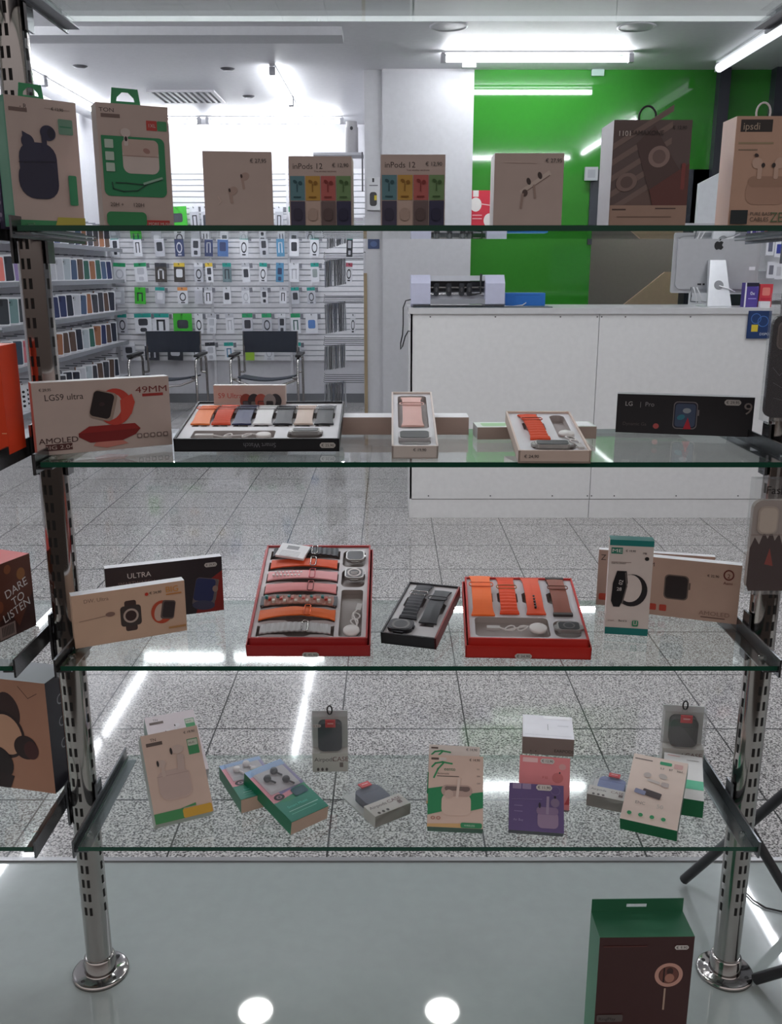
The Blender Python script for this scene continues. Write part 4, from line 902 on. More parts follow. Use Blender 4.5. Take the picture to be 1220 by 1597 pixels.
carton('smartwatch_box', 'black watch box picturing a square watch, at the right end of the second shelf', 'box', (960, 674), (1172, 682), (963, 614), S2, 0, .02, (30, 28, 34),
  [('t', 'LG', .06, .7, .16, 'l', (190, 188, 190)), ('t', '|  Pro', .17, .7, .16, 'l', (150, 148, 152)), ('t', 'Dynamic Ga', .05, .2, .12, 'l', (90, 80, 82)), ('e', .3, .2, .022, .07, (190, 90, 90)), ('rrr', .51, .5, .088, .105, .03, 0, (130, 124, 128)), ('rrr', .51, .5, .082, .098, .027, 0, (34, 38, 56)), ('rrr', .51, .5, .074, .088, .024, 0, (70, 84, 112)), ('r', .6, .5, .61, .65, (130, 124, 128)), ('er', .52, .62, .03, .02, 0, (160, 170, 180)), ('p', [(.5, .15), (.56, .15), (.53, .45)], (190, 40, 60)), ('er', .48, .45, .03, .02, 20, (60, 130, 150)), ('tr', '9', .955, .72, .42, 0, 1.1, (150, 140, 136))],
  {'t': (150, 150, 154)}, None, (.845, .86, '€ 29,95', .024), False)

# --- shelf 3
carton('smartwatch_box', 'black and red ultra watch box behind the beige one, left end of the third shelf', 'box', (170, 974), (349.5, 951), (164, 887), S3, 0, .016, (44, 36, 42),
  [('t', 'ULTRA', .18, .78, .13, 'l', (210, 206, 206)), ('t', 'SMARTWATCH', .1, .66, .09, 'l', (130, 110, 108)), ('p', [(.75, 0), (1, 0), (1, .75), (.85, .55)], (140, 40, 36)), ('rrr', .92, .4, .03, .1, .01, -12, (130, 110, 100)), ('rrr', .84, .37, .1, .135, .035, -12, (110, 100, 104)), ('rrr', .835, .42, .088, .105, .03, -12, (44, 52, 96)), ('er', .82, .14, .1, .045, -8, (70, 70, 96)), ('er', .93, .42, .025, .03, 0, (150, 130, 120))], {'t': (226, 226, 230)}, None, (.9, .87, '€ 29,95', .02), False)
carton('smartwatch_box', 'beige box picturing a round-dial and an orange-band watch, front left of third shelf', 'box', (118, 1012), (292, 983), (112, 930), S3, 0, .018, (214, 180, 156),
  [('t', 'DW. Ultra', .1, .83, .1, 'l', (140, 110, 96)), ('rrr', .50, .47, .052, .145, .02, 0, (70, 52, 50)), ('rrr', .50, .47, .092, .097, .03, 0, (66, 56, 54)), ('er', .50, .47, .068, .068, 0, (190, 170, 160)), ('er', .50, .47, .05, .05, 0, (60, 40, 40)), ('er', .78, .45, .1, .112, 0, (190, 76, 50)), ('er', .76, .45, .05, .085, -14, (206, 176, 160)), ('rrr', .835, .48, .062, .09, .025, -10, (100, 84, 80)), ('rrr', .84, .48, .052, .077, .022, -10, (54, 44, 46)), ('er', .32, .56, .04, .022, 0, (140, 110, 100)), ('ln', [(.05, .5), (.33, .55)], .004, (140, 110, 100)), ('er', .65, .84, .016, .016, 0, (200, 60, 46)), ('t', 'BIG', .82, .82, .16, 'l', (216, 150, 70)), ('ln', [(.83, .78), (.96, .78)], .012, (196, 130, 70)), ('ln', [(.84, .12), (.98, .12)], .02, (190, 140, 90))], {'t': (232, 232, 236), 'r': (220, 214, 210)}, None, (.73, .85, '€ 24,90', .022))
def h_red7(W, H):
    return [strap_hole(W, H, .04, .02 + i * .138, .72, .125 + i * .138, False) for i in range(7)] + [rrect(.76 * W, .02 * H, .96 * W, .5 * H, .004), rrect(.75 * W, .53 * H, .97 * W, .73 * H, .01), rrect(.75 * W, .76 * H, .97 * W, .96 * H, .01)]
t, W, H, PL, D2 = tray('smartwatch_set_box', 'large open red box with seven crosswise straps and two watches on the third shelf', (383, 1007), (577.5, 1007), (415.5, 857), S3, 73, .020, (176, 42, 44), h_red7, icol=(206, 202, 204), pcol=(150, 140, 136), lid=(176, 42, 44))
price_tag(t, W + .008, H, D2, .52, .5, '€ 45,90', .024, False, side='bottom').location = (0, 0, -.003)
rs = [((190, 190, 192), 'silver metal link', 'link', CHROME, .62), ((236, 108, 40), 'bright orange wavy', 'wave', (210, 90, 40), .68), ((176, 128, 116), 'multicoloured braided', 'ridge', None, .66), ((236, 150, 150), 'plain pink', 'plain', (120, 60, 60), .66), ((236, 168, 170), 'pink and white dotted', 'check', (190, 90, 96), .66), ((226, 84, 36), 'orange with metal hook', 'plain', CHROME, .64), ((46, 48, 54), 'black textile', 'ridge', CHROME, .64)]
for i, (c, nm, st, bk, ln) in enumerate(rs):
    o = band(PL(.385, .085 + i * .137, -90, .001), W * ln * .97, .0195, c, nm + ' strap in the large red seven-strap box', st, 'straps in the large red box', buckle=bk if bk else False, curl=.005 if i != 1 else .009, ends=(70, 72, 78) if i == 2 else None)
    if i == 2:
        e = MB()
        for q in range(18): e.box((-.0075 + (q % 3) * .005, -W * .3 + q * W * .033, .004), (-.003 + (q % 3) * .005, -W * .3 + q * W * .033 + .004, .0095), mat([(60, 130, 130), (190, 70, 60), (220, 215, 205)][q % 3]))
        e.build('braid', o)
watch(PL(.86, .855, 0, .001), .030, .026, 'upper smartwatch with blank black screen in the large red box')
watch(PL(.86, .65, 0, .001), .030, .026, 'lower smartwatch showing its round back in the large red box', back=True)
charger(PL(.86, .09, -100, -.003), .05, 'white charging puck and bundled cable in the large red box', .012)
m = MB(); m.box((-.024, -.018, 0), (.024, .018, .004), mat((232, 232, 234))); m.box((-.012, .003, .004), (.008, .013, .0041), mat((130, 130, 134)))
for q in range(4): m.box((-.018, -.004 - q * .004, .004), (.014, -.003 - q * .004, .0041), mat((150, 150, 154)))
tag(m.build('instruction_booklet', M=PL(.27, .86, -14, .011)), 'small white instruction booklet lying on the straps in the large red box', 'booklet')
def h_blk2(W, H): return [strap_hole(W, H, .14, .3, .44, .97), strap_hole(W, H, .6, .2, .88, .9), rrect(.08 * W, .04 * H, .5 * W, .27 * H, .015)]
t, W, H, PL, D2 = tray('smartwatch_set_box', 'open black box with two black straps between the two red boxes on the third shelf', (593.5, 986), (680, 996), (636, 906.5), S3, 80, .019, (34, 32, 38), h_blk2, icol=(196, 194, 196), pcol=(150, 146, 146), sidecol=(130, 40, 40))
band(PL(.34, .62, 0, .001), H * .66, .024, (38, 38, 44), 'ridged black strap beside the round watch in the small black box', 'ridge', 'straps in the small black box', curl=.006)
band(PL(.73, .56, 0, .001), H * .62, .024, (44, 44, 48), 'smooth black strap on the right in the small black box', 'plain', 'straps in the small black box', buckle=(40, 40, 44), curl=.006)
watch(PL(.30, .14, 0, .001), .038, .030, 'black smartwatch with a round dial in the small black box', body=(50, 50, 54), dial=True)
def h_red4(W, H): return [strap_hole(W, H, .07 + i * .23, .38, .21 + i * .23, .96) for i in range(4)] + [rrect(.05 * W, .04 * H, .7 * W, .34 * H, .008), rrect(.74 * W, .04 * H, .97 * W, .3 * H, .012)]
t, W, H, PL, D2 = tray('smartwatch_set_box', 'open red box with three orange straps and a brown one, right on the third shelf', (726.5, 1007), (923.5, 1010.5), (721, 907), S3, 81, .020, (196, 44, 36), h_red4, icol=(208, 206, 210), pcol=(166, 156, 152), lid=(196, 44, 36))
price_tag(t, W + .008, H, D2, .46, .5, '€ 34,90', .024, False, side='bottom').location = (0, 0, -.003)
for i, (c, nm, st, bk) in enumerate((((255, 112, 34), 'bright orange wide loop', 'plain', (220, 90, 40)), ((232, 76, 32), 'orange ridged', 'ridge', (160, 110, 60)), ((226, 78, 34), 'orange perforated', 'holes', False), ((134, 70, 52), 'brown leather', 'plain', (110, 56, 42)))):
    band(PL(.14 + i * .232, .68, 0, .001), H * (.66 if i == 0 else .60), .03 if i == 0 else .025, c, nm + ' strap in the four-strap red box', st, 'straps in the four-strap red box', buckle=bk, curl=.008 if i == 0 else .005, ends=(50, 44, 44) if i == 3 else None)
charger(PL(.6, .19, 0, -.003), .06, 'white charging puck and cable in the four-strap red box', .013)
watch(PL(.855, .17, 90, .001), .024, .034, 'smartwatch with silver rim in the four-strap red box', dial=True)
# right group
o, W, H = carton('smartband_box', 'upright white and teal smart band box picturing a black wristband, on the third shelf', 'box', (943, 988), (1010, 992), (950.5, 841), S3, 0, .022, (224, 212, 206),
  [('r', 0, .94, 1, 1, (30, 130, 126)), ('r', 0, 0, 1, .075, (26, 120, 116)), ('r', .04, .855, .3, .92, (50, 130, 110)), ('tr', 'ME', .17, .888, .05, 0, 1.6, (235, 235, 230)), ('t', 'M8', .76, .86, .03, 'l', DKT), ('e', .86, .815, .05, .02, (30, 24, 24)), ('ln', [(.06, .77), (.5, .77)], .012, (150, 130, 122)), ('t', 'EARTH SMART', .06, .75, .022, 'l', DKT),
   ('er', .56, .48, .36, .4, 0, (40, 36, 40)), ('er', .52, .5, .27, .34, 0, (224, 212, 206)), ('p', [(.1, .36), (.12, .55), (.2, .68), (.42, .68), (.46, .56), (.38, .38), (.3, .3), (.16, .3)], (24, 22, 26)), ('ln', [(.4, .66), (.44, .52), (.36, .34)], .03, (110, 100, 98)), ('tr', '02', .3, .56, .055, 80, 1, (220, 214, 214)), ('tr', '28', .27, .49, .05, 0, 1, (220, 214, 214)), ('t', 'smart', .05, .145, .028, 'l', (150, 120, 110)), ('t', 'Band 6', .3, .145, .03, 'l', DKT), ('rr', .62, .1, .76, .165, .03, (50, 140, 100)), ('ln', [(.66, .155), (.66, .12), (.72, .12), (.72, .155)], .02, PAP)], {'t': (30, 120, 116)}, None, (.48, .89, '€ 19,90', .018))
carton('smartwatch_box', 'beige watch box mostly hidden behind the upright white and teal band box', 'box', (929.5, 943), (1108, 957), (935, 857), S3, 0, .012, (186, 160, 148), [('t', 'Z', .02, .82, .14, 'l', DKT), ('rr', .02, .1, .1, .22, .03, (190, 76, 56))], {'t': (232, 232, 234)})
carton('smartwatch_box', 'beige watch box picturing a square black watch, right end of the third shelf', 'box', (988, 955), (1149, 974), (992, 866), S3, 0, .016, (196, 166, 150),
  [('t', 'M', .13, .84, .1, 'l', DKT), ('rrr', .4, .52, .118, .13, .045, 0, (110, 94, 86)), ('rrr', .4, .52, .106, .118, .04, 0, (44, 34, 36)), ('r', .52, .5, .535, .62, (110, 94, 86)), ('rr', .15, .09, .22, .2, .02, (190, 70, 54)), ('rr', .25, .09, .32, .2, .02, (190, 70, 54)), ('ring', .885, .82, .05, .09, .25, (110, 50, 44)), ('t', '2', .87, .77, .1, 'l', (110, 50, 44)), ('t', 'Asmi', .84, .66, .07, 'l', (110, 50, 44)), ('tr', 'AMOLED', .78, .14, .1, 0, 1.2, (150, 120, 108)), ('ln', [(.66, .07), (.88, .07)], .01, (110, 80, 72))], {'t': (234, 234, 236)}, None, (.74, .78, '€ 22,90', .022))

# --- shelf 4
hifi = lambda c: [('tr', 'TN', .2, .93, .05, 0, 1, DKT), ('r', .07, .86, .35, .9, (90, 76, 70)), ('rr', .77, .68, .96, .86, .01, (60, 140, 90)), ('rr', .78, .78, .95, .85, .01, (190, 196, 180)), ('t', 'Hi-Fi', .795, .8, .035, 'l', DKT)]
carton('earbud_box', 'white earbud box lying tilted behind the front left earbud box on the lowest shelf', 'box', (246, 1216), (326, 1199), (198.5, 1125), S4, 62, .04, (218, 210, 214), hifi(0) + buds(.6, .78, .06, (226, 222, 226)) + buds(.4, .7, .06, (226, 222, 226)), {'l': (190, 214, 206), 't': (214, 208, 210)}, 'white earbud boxes at the left end of the lowest shelf')
carton('earbud_box', 'white earbud box with green and yellow bottom corner, front left of the lowest shelf', 'box', (243, 1287), (334, 1265), (217, 1149), S4, 42, .032, (206, 182, 168),
  hifi(0) + [('rr', .18, .22, .72, .55, .14, (196, 172, 162)), ('rr', .16, .24, .7, .56, .14, (190, 168, 160)), ('ln', [(.16, .5), (.7, .5)], .01, (172, 150, 142)), ('er', .27, .64, .08, .07, 0, (196, 176, 166)), ('rrr', .28, .55, .03, .09, .02, 0, (196, 176, 166)), ('e', .21, .65, .02, .035, (34, 28, 30)), ('er', .58, .77, .11, .08, 0, (196, 176, 166)), ('rrr', .6, .62, .06, .14, .03, -5, (190, 170, 162)), ('e', .47, .76, .022, .04, (34, 28, 30)), ('p', [(0, 0), (.5, 0), (.5, .11), (0, .11)], (60, 138, 80)), ('p', [(.45, .11), (.72, .14), (.72, .11)], (60, 138, 80)), ('rr', .48, .0, .98, .1, .03, (206, 160, 50))],
  {'b': (196, 196, 182), 'l': (196, 206, 200), 't': (200, 190, 184)}, 'white earbud boxes at the left end of the lowest shelf', (.84, .94, '€ 19,90', .022))
def window_box(bl, br, tl, zs, lean, D, label, budc, price=None):
    M, W, H = frame(bl, br, tl, zs, lean, D)
    t = empty('earphone_box', M); tag(t, label, 'box', 'green window boxes lying on the lowest shelf')
    G = mat((26, 120, 84), .35)
    m = MB(); m.box((0, .0, 0), (W, D, H), G, mats={'b': mat((206, 176, 158)), 't': mat((150, 190, 200))})
    art(m, [('p', [(0, .35), (.6, .4), (.6, 1), (0, 1)], (206, 140, 150)), ('p', [(.3, .45), (1, .5), (1, 1), (.35, 1)], (126, 116, 160)), ('p', [(0, .88), (1, .9), (1, 1), (0, 1)], (130, 160, 200)), ('rr', .1, .5, .92, .9, .04, (176, 172, 176)), ('er', .22, .42, .13, .1, 0, (30, 26, 30)), ('er', .22, .42, .07, .05, 0, (150, 120, 130)), ('er', .22, .42, .03, .03, 0, (30, 26, 30)), ('p', [(.0, .0), (1, 0), (1, .36), (.35, .3), (0, .36)], (24, 118, 98)), ('t', 'Smart Music', .18, .2, .055, 'l', (90, 190, 170)), ('ln', [(.15, .15), (.9, .15)], .02, (160, 200, 190)), ('ln', [(.15, .1), (.8, .1)], .015, (120, 190, 170)), ('rr', .55, .33, .92, .46, .05, (20, 70, 80))], W, H, D)
    m.build('carton', t)
    m = MB(); q = mat(budc, .3)
    for x, y in ((.3, .74), (.58, .82), (.66, .62)):
        m.lathe([(.0001, .008), (.005, .0075), (.0065, .004), (.005, 0), (.0001, 0)], q, 16, Matrix.Translation((x * W, -.0008, y * H)) @ Matrix.Rotation(math.pi / 2, 4, 'X')); m.tube([(x * W, -.004, y * H), (x * W + .007, -.003, y * H - .014)], .0016, q, 8)
    m.build('earbud', t)
    m = MB(); m.box((W * .08, -.0095, H * .48), (W * .94, -.0005, H * .92), PLASTIC); m.build('clear_window', t)
    if price: price_tag(t, W, H, D, *price)
    return t, W, H
window_box((376, 1248), (441, 1230), (327, 1199), S4, 88, .024, 'green window box with white earphones, left of the pair lying on the lowest shelf', (226, 220, 220))
t, W, H = window_box((455, 1283), (512.5, 1257), (386, 1204), S4, 80, .024, 'green window box with black earphones, right of the pair lying on the lowest shelf', (40, 40, 46))
hang_tab(t, .4, W, H, .024, (40, 140, 110), .03, .014)
def case_pack(bl, br, tl, zs, lean, D, cc, label, loop=True, caseh=.3):
    M, W, H = frame(bl, br, tl, zs, lean, D)
    t = empty('earbud_case_pack', M); tag(t, label, 'case pack', 'clear packs with a silicone earbud case')
    m = MB(); m.box((.0005, .001, 0), (W - .0005, D - .001, H * .34), mat((206, 202, 196))); m.box((.0005, D - .003, H * .34), (W - .0005, D - .001, H), mat((200, 202, 200)))
    art(m, [('t', 'Airpods', .06, .56, .3, 'l', DKT), ('t', 'CASE', .55, .56, .34, 'l', (110, 60, 60)), ('e', .16, .14, .035, .09, DKT), ('e', .28, .14, .035, .09, DKT), ('e', .4, .14, .035, .09, DKT), ('rr', .76, .25, .86, .5, .02, (110, 90, 86))], W, H * .34, D, 'front', Matrix.Translation((0, .001, 0)))
    m.build('card_insert', t)
    m = MB(); m.prism(rrect(-W * .33, -H * .25, W * .33, H * .25, W * .15), 0, D * .62, mat(cc, .5), Matrix.Translation((W * .5, D * .85, H * .6)) @ Matrix.Rotation(math.pi / 2, 4, 'X'), smooth=True); m.box((W * .2, D * .22, H * .695), (W * .8, D * .235, H * .7), mat(tuple(max(0, q - 16) for q in cc)))
    m.build('silicone_case', t)
    m = MB(); m.box((W * .38, .001, H * .8), (W * .66, .003, H * .93), mat((204, 38, 48))); m.box((W * .44, .0006, H * .86), (W * .6, .001, H * .88), mat((236, 170, 170))); m.build('red_tag', t)
    m = MB(); m.box((0, 0, 0), (W, D, H), PLASTIC); m.build('clear_box', t)
    if loop:
        m = MB(); m.tube([(W * .5 + .004 * math.cos(a), D * .5, H + .006 + .008 * math.sin(a)) for a in [R_(q) for q in range(0, 360, 24)]], .0014, BLACK, 6, closed=True); m.build('hang_loop', t)
    return t, W, H
t, W, H = case_pack((487.5, 1204.5), (543.5, 1203.5), (485, 1118), S4, 0, .024, (40, 44, 58), 'upright clear pack with a dark navy earbud case at the back of the lowest shelf')
price_tag(t, W, H, .024, .15, .84, '€ 9,90', .014)
case_pack((585, 1273), (641, 1251), (539, 1225), S4, 88, .022, (74, 80, 96), 'clear pack with a slate grey earbud case lying in the middle of the lowest shelf', False)
def tee(big):
    G = (40, 150, 92)
    return [('r', .04, .93, .32, .96, (90, 74, 70)), ('rr', .18, .92, .32, .965, .01, (222, 214, 208)), ('ln', [(.06, .83), (.12, .88), (.25, .9), (.42, .88)], .03, G), ('ln', [(.1, .68), (.17, .8), (.26, .88)], .03, G), ('t', 'eento', .28, .78, .07, 'l', (40, 110, 70)), ('t', 'Automatic', .16, .725, .04, 'l', (120, 100, 92)), ('ln', [(.16, .7), (.55, .7)], .012, DKT),
      ('p', [(0, .52), (.3, .56), (.3, .22), (0, .16)], (30, 140, 88)), ('p', [(.7, .46), (1, .5), (1, .28), (.7, .22)], (30, 140, 88)), ('p', [(0, 0), (.62, 0), (.66, .06), (0, .04)], (214, 176, 120)), ('rr', .25, .16, .78, .46, .12, (220, 196, 182)), ('rr', .24, .42, .8, .58, .1, (190, 164, 154)), ('rr', .3, .5, .76, .56, .04, (120, 104, 98)), ('ln', [(.53, .42), (.56, .66)], .05, (226, 206, 194)), ('er', .38, .45, .08, .08, 0, (206, 182, 170)), ('e', .68, .52, .07, .03, (120, 100, 96)),
      ('ring', .1, .12, .035, .022, .3, (170, 90, 70)), ('ring', .2, .12, .035, .022, .3, (170, 90, 70)), ('rr', .6, .0, .98, .07, .03, (40, 140, 90)), ('t', 'WIRELESS', .66, .02, .035, 'l', (190, 220, 200)), ('t', '5.0', .88, .8, .03, 'l', DKT), ('t', '20H', .88, .7, .03, 'l', DKT), ('t', '12H', .88, .6, .03, 'l', DKT)]
carton('earbud_box', 'white and green earbud box peeking out behind its twin, middle of the lowest shelf', 'box', (665, 1253), (746, 1258), (674.5, 1161), S4, 40, .03, (222, 214, 208), tee(0), {'b': (20, 80, 60), 't': (226, 222, 220), 'l': (40, 150, 110)}, 'white and green earbud boxes in the middle', (.84, .94, '€ 14,90', .022))
carton('earbud_box', 'front white and green earbud box with a large earbud case, middle of the lowest shelf', 'box', (666, 1289), (753.5, 1293), (677.5, 1177), S4, 44, .036, (222, 198, 184), tee(1), {'b': (20, 96, 62), 't': (206, 196, 190), 'l': (30, 130, 84)}, 'white and green earbud boxes in the middle', (.84, .94, '€ 14,90', .02))
M, W, H = frame((814.5, 1175), (894.5, 1180.5), (816, 1148.5), S4, 0, .085)
m = MB(); m.box((0, 0, 0), (W, .085, H), mat((150, 132, 128)), mats={'t': mat((232, 232, 238))}); art(m, [('t', 'x . x .', .15, .15, .2, 'l', DKT), ('t', 'EARPODS', .62, .2, .24, 'l', DKT)], W, H, .085); art(m, [('ln', [(.5, .35), (.5, .6)], .015, (150, 150, 156)), ('ln', [(.05, .12), (.95, .1)], .008, (180, 180, 186)), ('rr', .42, .85, .95, .98, .02, (245, 245, 248)), ('ln', [(.7, .55), (.9, .55)], .02, (190, 190, 196))], W, H, .085, 'top')
tag(m.build('earphone_box', M=M), 'white-topped grey earphone box at the back behind the pink box, lowest shelf', 'box')
carton('earphone_box', 'pink earphone box between the white-topped box and the purple box', 'box', (808, 1257), (888, 1264), (812, 1177), S4, 38, .026, (226, 136, 140), [('rr', .06, .87, .36, .96, .01, (236, 196, 196)), ('e', .85, .82, .07, .06, (214, 160, 160)), ('er', .76, .6, .11, .1, 0, (204, 110, 112)), ('e', .8, .7, .015, .02, DKT), ('t', 'P 52', .46, .57, .06, 'l', (190, 80, 84)), ('p', [(.9, .1), (1, .1), (1, .3)], (190, 60, 70))], {'r': (170, 46, 56), 't': (90, 50, 54), 'b': (120, 60, 66)}, None, (.55, .91, '€ 12,90', .022), False)
carton('earphone_box', 'purple earphone box picturing a pale charging case, front of the lowest shelf', 'box', (793.5, 1294), (880, 1300), (798, 1220.5), S4, 44, .026, (96, 78, 130), [('rr', .06, .88, .22, 1, .01, (150, 134, 170)), ('rr', .24, .88, .4, 1, .01, (150, 134, 170)), ('ring', .85, .88, .09, .1, .2, (110, 94, 140)), ('rr', .52, .08, .9, .42, .1, (150, 128, 158)), ('rr', .5, .36, .9, .52, .07, (134, 112, 146)), ('ln', [(.7, .4), (.71, .72)], .05, (156, 138, 166)), ('er', .84, .62, .08, .08, 0, (128, 110, 140)), ('e', .84, .74, .02, .03, (24, 20, 30)), ('e', .56, .55, .02, .06, (40, 30, 50)), ('ln', [(.05, .65), (.6, .68)], .01, (130, 114, 160)), ('ln', [(.1, .52), (.24, .52)], .015, (140, 124, 170)), ('ln', [(.1, .4), (.24, .4)], .015, (140, 124, 170)), ('t', 'Air Buy', .08, .2, .07, 'l', (160, 146, 186))], {'b': (76, 66, 78), 'l': (80, 66, 110), 't': (90, 74, 120)}, None, (.64, .93, '€ 11,90', .024), False)  # underside coloured darker to stand for its shade
case_pack((915, 1236.5), (979, 1250), (931, 1197), S4, 86, .024, (112, 124, 168), 'clear pack with a lavender blue case lying near the right of the lowest shelf', False)
t, W, H = case_pack((1031, 1196), (1096, 1200), (1037.5, 1108.5), S4, 0, .026, (54, 54, 54), 'upright clear pack with a charcoal earbud case behind the white boxes at right')
def wbox(l): return [('ln', [(.05, .93), (.35, .93)], .025, (110, 100, 96)), ('rr', .5, .9, .72, .95, .02, (60, 150, 110)), ('rr', .76, .88, .92, .95, .02, (206, 170, 166)), ('t', '5.3', .52, .83, .04, 'l', DKT), ('t', 'BT', .68, .83, .04, 'l', DKT), ('t', '36H', .82, .83, .04, 'l', DKT), ('er', .32, .7, .07, .06, 20, (190, 182, 178)), ('er', .6, .72, .08, .06, -20, (190, 182, 178)), ('rrr', .45, .62, .12, .03, .03, -10, (200, 192, 188)), ('rrr', .66, .6, .07, .05, .03, 0, (186, 176, 174)), ('rrr', .46, .43, .17, .07, .02, -10, (84, 76, 78)), ('rrr', .25, .43, .1, .05, .02, -10, (140, 146, 176)), ('t', 'ENC', .2, .25, .06, 'l', (150, 144, 140)), ('t', '50', .58, .24, .08, 'l', (190, 186, 180))] + [('er', x, .1, .04, .04, 0, (60, 150, 100)) for x in (.14, .34, .54, .74)]
carton('earbud_box', 'white box with a green stripe lying behind the box with four green dots', 'box', (1034, 1240), (1098.5, 1250), (1064, 1177), S4, 89, .03, (222, 222, 220), [('r', 0, .1, .45, .22, (60, 160, 120)), ('r', .3, .22, 1, .42, (90, 190, 150)), ('er', .4, .6, .14, .1, 0, (206, 200, 196)), ('ln', [(.6, .88), (.9, .88)], .02, (150, 144, 140)), ('ln', [(.1, .95), (.4, .93)], .02, (200, 90, 80))], {'b': (22, 104, 64), 'r': (60, 90, 84), 'l': (22, 104, 64)}, 'shrink-wrapped white earbud boxes at the right')
carton('earbud_box', 'shrink-wrapped white box with green underside and four green dots, on the lowest shelf', 'box', (967, 1276), (1056.5, 1296), (999.5, 1176.5), S4, 68, .026, (222, 206, 196), wbox(0), {'b': (18, 110, 66), 'r': (120, 130, 124), 'l': (206, 210, 208)}, 'shrink-wrapped white earbud boxes at the right')

# --- green box on the platform
M = Matrix.Translation((x_at(936, 1.116, -.92), 1.116, PLAT)); W = .1367; H = .25; D = .056
t = empty('microphone_box', M @ Matrix.Rotation(R_(1), 4, 'Z')); tag(t, 'dark green and brown box with a ring light picture standing on the platform', 'box')
m = MB(); m.box((0, 0, 0), (W, D, H), mat((62, 128, 96), .4), mats={'f': mat((62, 30, 30), .3), 't': mat((50, 110, 80), .4)})
art(m, [('ring', .76, .74, .15, .082, .28, (196, 150, 136)), ('e', .76, .74, .1, .058, (110, 66, 58)), ('e', .77, .765, .035, .025, (60, 36, 34)), ('e', .77, .72, .05, .03, (170, 120, 104)), ('r', .70, .69, .715, .79, (40, 20, 20)), ('r', .72, .5, .74, .65, (176, 150, 134)), ('ln', [(.05, .94), (.5, .94)], .01, (96, 54, 50)), ('rr', .02, .42, .3, .47, .02, (88, 80, 78)), ('t', 'RingPlay', .04, .43, .03, 'l', (30, 20, 20))], W, H, D)
m.build('carton', t)
m = MB(); y = D - .001
T = Matrix(((1, 0, 0, 0), (0, 0, -1, y), (0, 1, 0, H), (0, 0, 0, 1)))
G = mat((44, 100, 72), .4); h = .022; a, b = W * .38, W * .6
for r in ((0, 0, a, h), (b, 0, W, h), (a, 0, b, h * .36), (a, h * .62, b, h)): m.prism([(r[0], r[1]), (r[2], r[1]), (r[2], r[3]), (r[0], r[3])], 0, .001, G, T)
m.build('hang_flap', t)
price_tag(t, W, H, D, .87, .93, '€ 9,90', .02)

# ------------------------------------------------------------------ left bay
M, W, H = frame((0, 1003.5), (57, 975), (0, 880), S3, 0, .12)
o, W, H = carton('headphone_box', 'red-topped dark box reading dare to listen at the left edge', 'box', (-8, 1006), (57, 975), (-8, 883), S3, 0, .13, (60, 34, 30),
  [('p', [(.0, .2), (.4, .35), (.6, .1), (1, .5), (1, 1), (0, 1)], (96, 52, 38)), ('e', .75, .78, .1, .08, (150, 96, 50)), ('e', .45, .9, .08, .06, (140, 80, 46)), ('e', .2, .45, .08, .08, (130, 70, 44)), ('tr', 'DARE', .6, .62, .16, 14, 1, (226, 222, 220)), ('tr', 'TO', .62, .47, .16, 14, 1, (226, 222, 220)), ('tr', 'LISTEN', .56, .33, .16, 14, 1, (226, 222, 220)), ('r', .12, .02, .5, .2, (150, 130, 124))] + [('r', .18 + q * .035, .05, .2 + q * .035, .18, (70, 60, 58)) for q in range(8)], {'t': (190, 56, 48)})
o, W, H = carton('headphone_box', 'tan box picturing dark over-ear headphones at the left edge above the lowest shelf', 'box', (-50, 1219), (87, 1238), (-52, 1053), S4, 0, .07, (176, 130, 108),
  {'front': [('ln', [(.7, .95), (.8, .85), (.9, .9)], .006, (80, 50, 44)), ('er', .56, .72, .13, .2, 10, (56, 34, 34)), ('er', .5, .5, .22, .26, 12, (44, 24, 26)), ('er', .52, .5, .17, .22, 12, (200, 156, 130)), ('er', .72, .4, .13, .13, 0, (44, 24, 26)), ('er', .78, .38, .08, .1, 0, (70, 32, 34)), ('er', .36, .22, .2, .2, 0, (34, 20, 24)), ('p', [(.2, 0), (.5, 0), (.56, .12), (.3, .16)], (40, 22, 26))],
   'right': [('tr', 'G', .5, .78, .13, 0, 1, (150, 150, 156)), ('tr', 'G', .5, .58, .13, 0, 1, (150, 150, 156)), ('tr', 'G', .5, .38, .13, 0, 1, (150, 150, 156))]}, {'r': (46, 44, 52), 't': (110, 112, 116)})
carton('flat_box', 'flat dark grey box lying on the left bay shelf in front of the dare to listen box', 'box', (-30, 1046), (84, 1046), (-25, 1012), S3 - .012, 90, .004, (110, 112, 116), [('rr', .55, .7, .75, .9, .03, (190, 192, 196))]) if False else None
carton('speaker_box', 'bright orange box at the left edge beside the second shelf', 'box', (-60, 0, 1.25), (15, 0, 1.25), (-66, 540), S2, 0, .06, (226, 66, 26), [('ln', [(.9, .2), (.98, .2)], .02, (240, 160, 120))])
carton('pattern_box', 'purple patterned box at the left edge of the top shelf', 'box', (-60, 0, 1.3), (7, 0, 1.3), (-66, 235), S1, 0, .06, (70, 64, 96), [('e', .9 + .05 * (q % 2), .1 + q * .08, .03, .03, (150, 140, 170)) for q in range(10)])
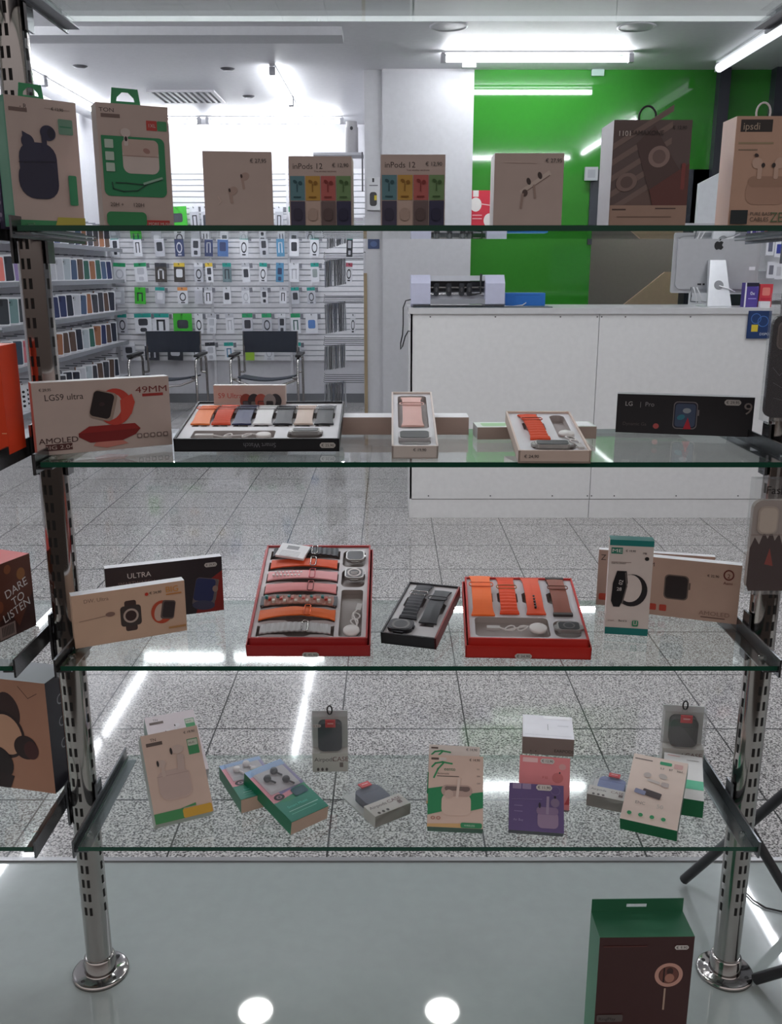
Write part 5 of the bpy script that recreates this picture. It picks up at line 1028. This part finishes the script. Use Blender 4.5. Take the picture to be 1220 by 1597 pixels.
# ------------------------------------------------------------------ right bay phone cases
def case_hang(u0, u1, v0, v1, y, label, kind):
    a = on_y(u0, v1, y); b = on_y(u1, v0, y); W = b.x - a.x; H = b.z - a.z
    t = empty('phone_case', Matrix.Translation((a.x, y, a.z))); tag(t, label, 'phone case', 'phone cases hanging right of the right post')
    m = MB(); T = Matrix.Rotation(math.pi / 2, 4, 'X')
    bc = (36, 36, 44) if kind == 0 else (178, 166, 160)
    m.prism(rrect(0, 0, W, H, .012), 0, .009, mat(bc, .25), T)
    if kind == 1:
        pts = [(.0, 0.07), (.06, 0), (.94, 0), (1, .07), (1, .55), (.9, .6), (.8, .52), (.7, .64), (.6, .56), (.5, .68), (.42, .58), (.32, .66), (.22, .52), (.1, .6), (0, .48)]
        art(m, [('p', pts, (56, 28, 26)), ('p', [(.4, .3), (.5, .48), (.62, .28)], (150, 50, 34)), ('r', .0, .62, 1, .63, (150, 130, 124))], W, H, .009, 'front', Matrix.Translation((0, -.009, 0)))
    else:
        art(m, [('ln', [(.1, .5), (.3, .42), (.5, .5), (.8, .4)], .01, (110, 110, 120)), ('ln', [(.15, .35), (.4, .3), (.6, .36), (.95, .28)], .012, (90, 90, 100)), ('ln', [(.2, .2), (.5, .17), (.9, .22)], .008, (84, 84, 94))], W, H, .009, 'front', Matrix.Translation((0, -.009, 0)))
    m.build('shell', t)
    m = MB(); x0, x1 = W * .12, W * .62; m.prism(rrect(x0, H - .046, x1, H - .008, .008), .009, .0115, mat((196, 180, 168) if kind else (120, 110, 108), .3), T); m.prism(rrect(x0 + .002, H - .044, x1 - .002, H - .010, .007), .0115, .012, mat((216, 200, 186) if kind else (96, 86, 84), .3), T); m.build('camera_ring', t)
    m = MB(); m.box((-.003, -.013, -.004), (W + .003, .002, H + .03), PLASTIC)
    m.build('clear_bag', t)
    m = MB(); vs, fs, wd = text_geo('Fashion'); sz = .0155
    m.add([(W * .22 + p * sz, H + .010 + q * sz, .0135) for p, q in vs], fs, mat((30, 28, 30)), T); m.build('lettering', t)
case_hang(1188, 1262, 492, 650, 1.30, 'black marbled phone case in a clear bag at the right edge above the second shelf', 0)
case_hang(1159, 1236, 778, 918, 1.20, 'phone case with a dark red leafy print in a clear bag at the right edge', 1)
# tripod at right behind the post
t = empty('tripod', Matrix.Translation((1.02, 1.42, PLAT))); tag(t, 'black tripod on the platform behind the right post', 'tripod')
L0 = Vector((1.02, 1.42, PLAT))
def leg(pts, r=.0095):
    m = MB(); m.tube([p - L0 for p in pts], r, mat((38, 38, 42), .4), 10); return m.build('leg', t)
f1 = on_z(1067, 1372, PLAT + .012); yb_ = 1.50
top1 = on_y(1235, 1228, 1.42)
leg([f1, top1])
mid = f1.lerp(top1, .62)
e2 = on_z(1250, 1428, PLAT + .01)
leg([mid, e2])
leg([on_z(1178, 1527, PLAT + .01), on_z(1290, 1494, PLAT + .10)])
m = MB(); m.tube([top1 - L0 + Vector((.0, 0, -.03)), Vector((top1.x - L0.x, top1.y - L0.y, .9))], .012, mat((38, 38, 42), .4)); m.build('column', t)
m = MB(); m.tube([on_z(u, v, PLAT + .003) for u, v in ((1160, 1388), (1175, 1404), (1195, 1416), (1222, 1422), (1260, 1424))], .0018, BLACK, 6); tag(m.build('black_cable'), 'thin black cable curling on the platform behind the right post', 'cable')
# unseen lamp added to brighten the corridor beyond the doorway
tube_light((XD1 - .1, 7.6, CEIL - .047), (XD1 + .35, 7.6, CEIL - .047), 'small unseen lamp added to light the corridor beyond the dark doorway', mt=emis((1, .95, .93), 90), r=.028)
bpy.context.view_layer.update()
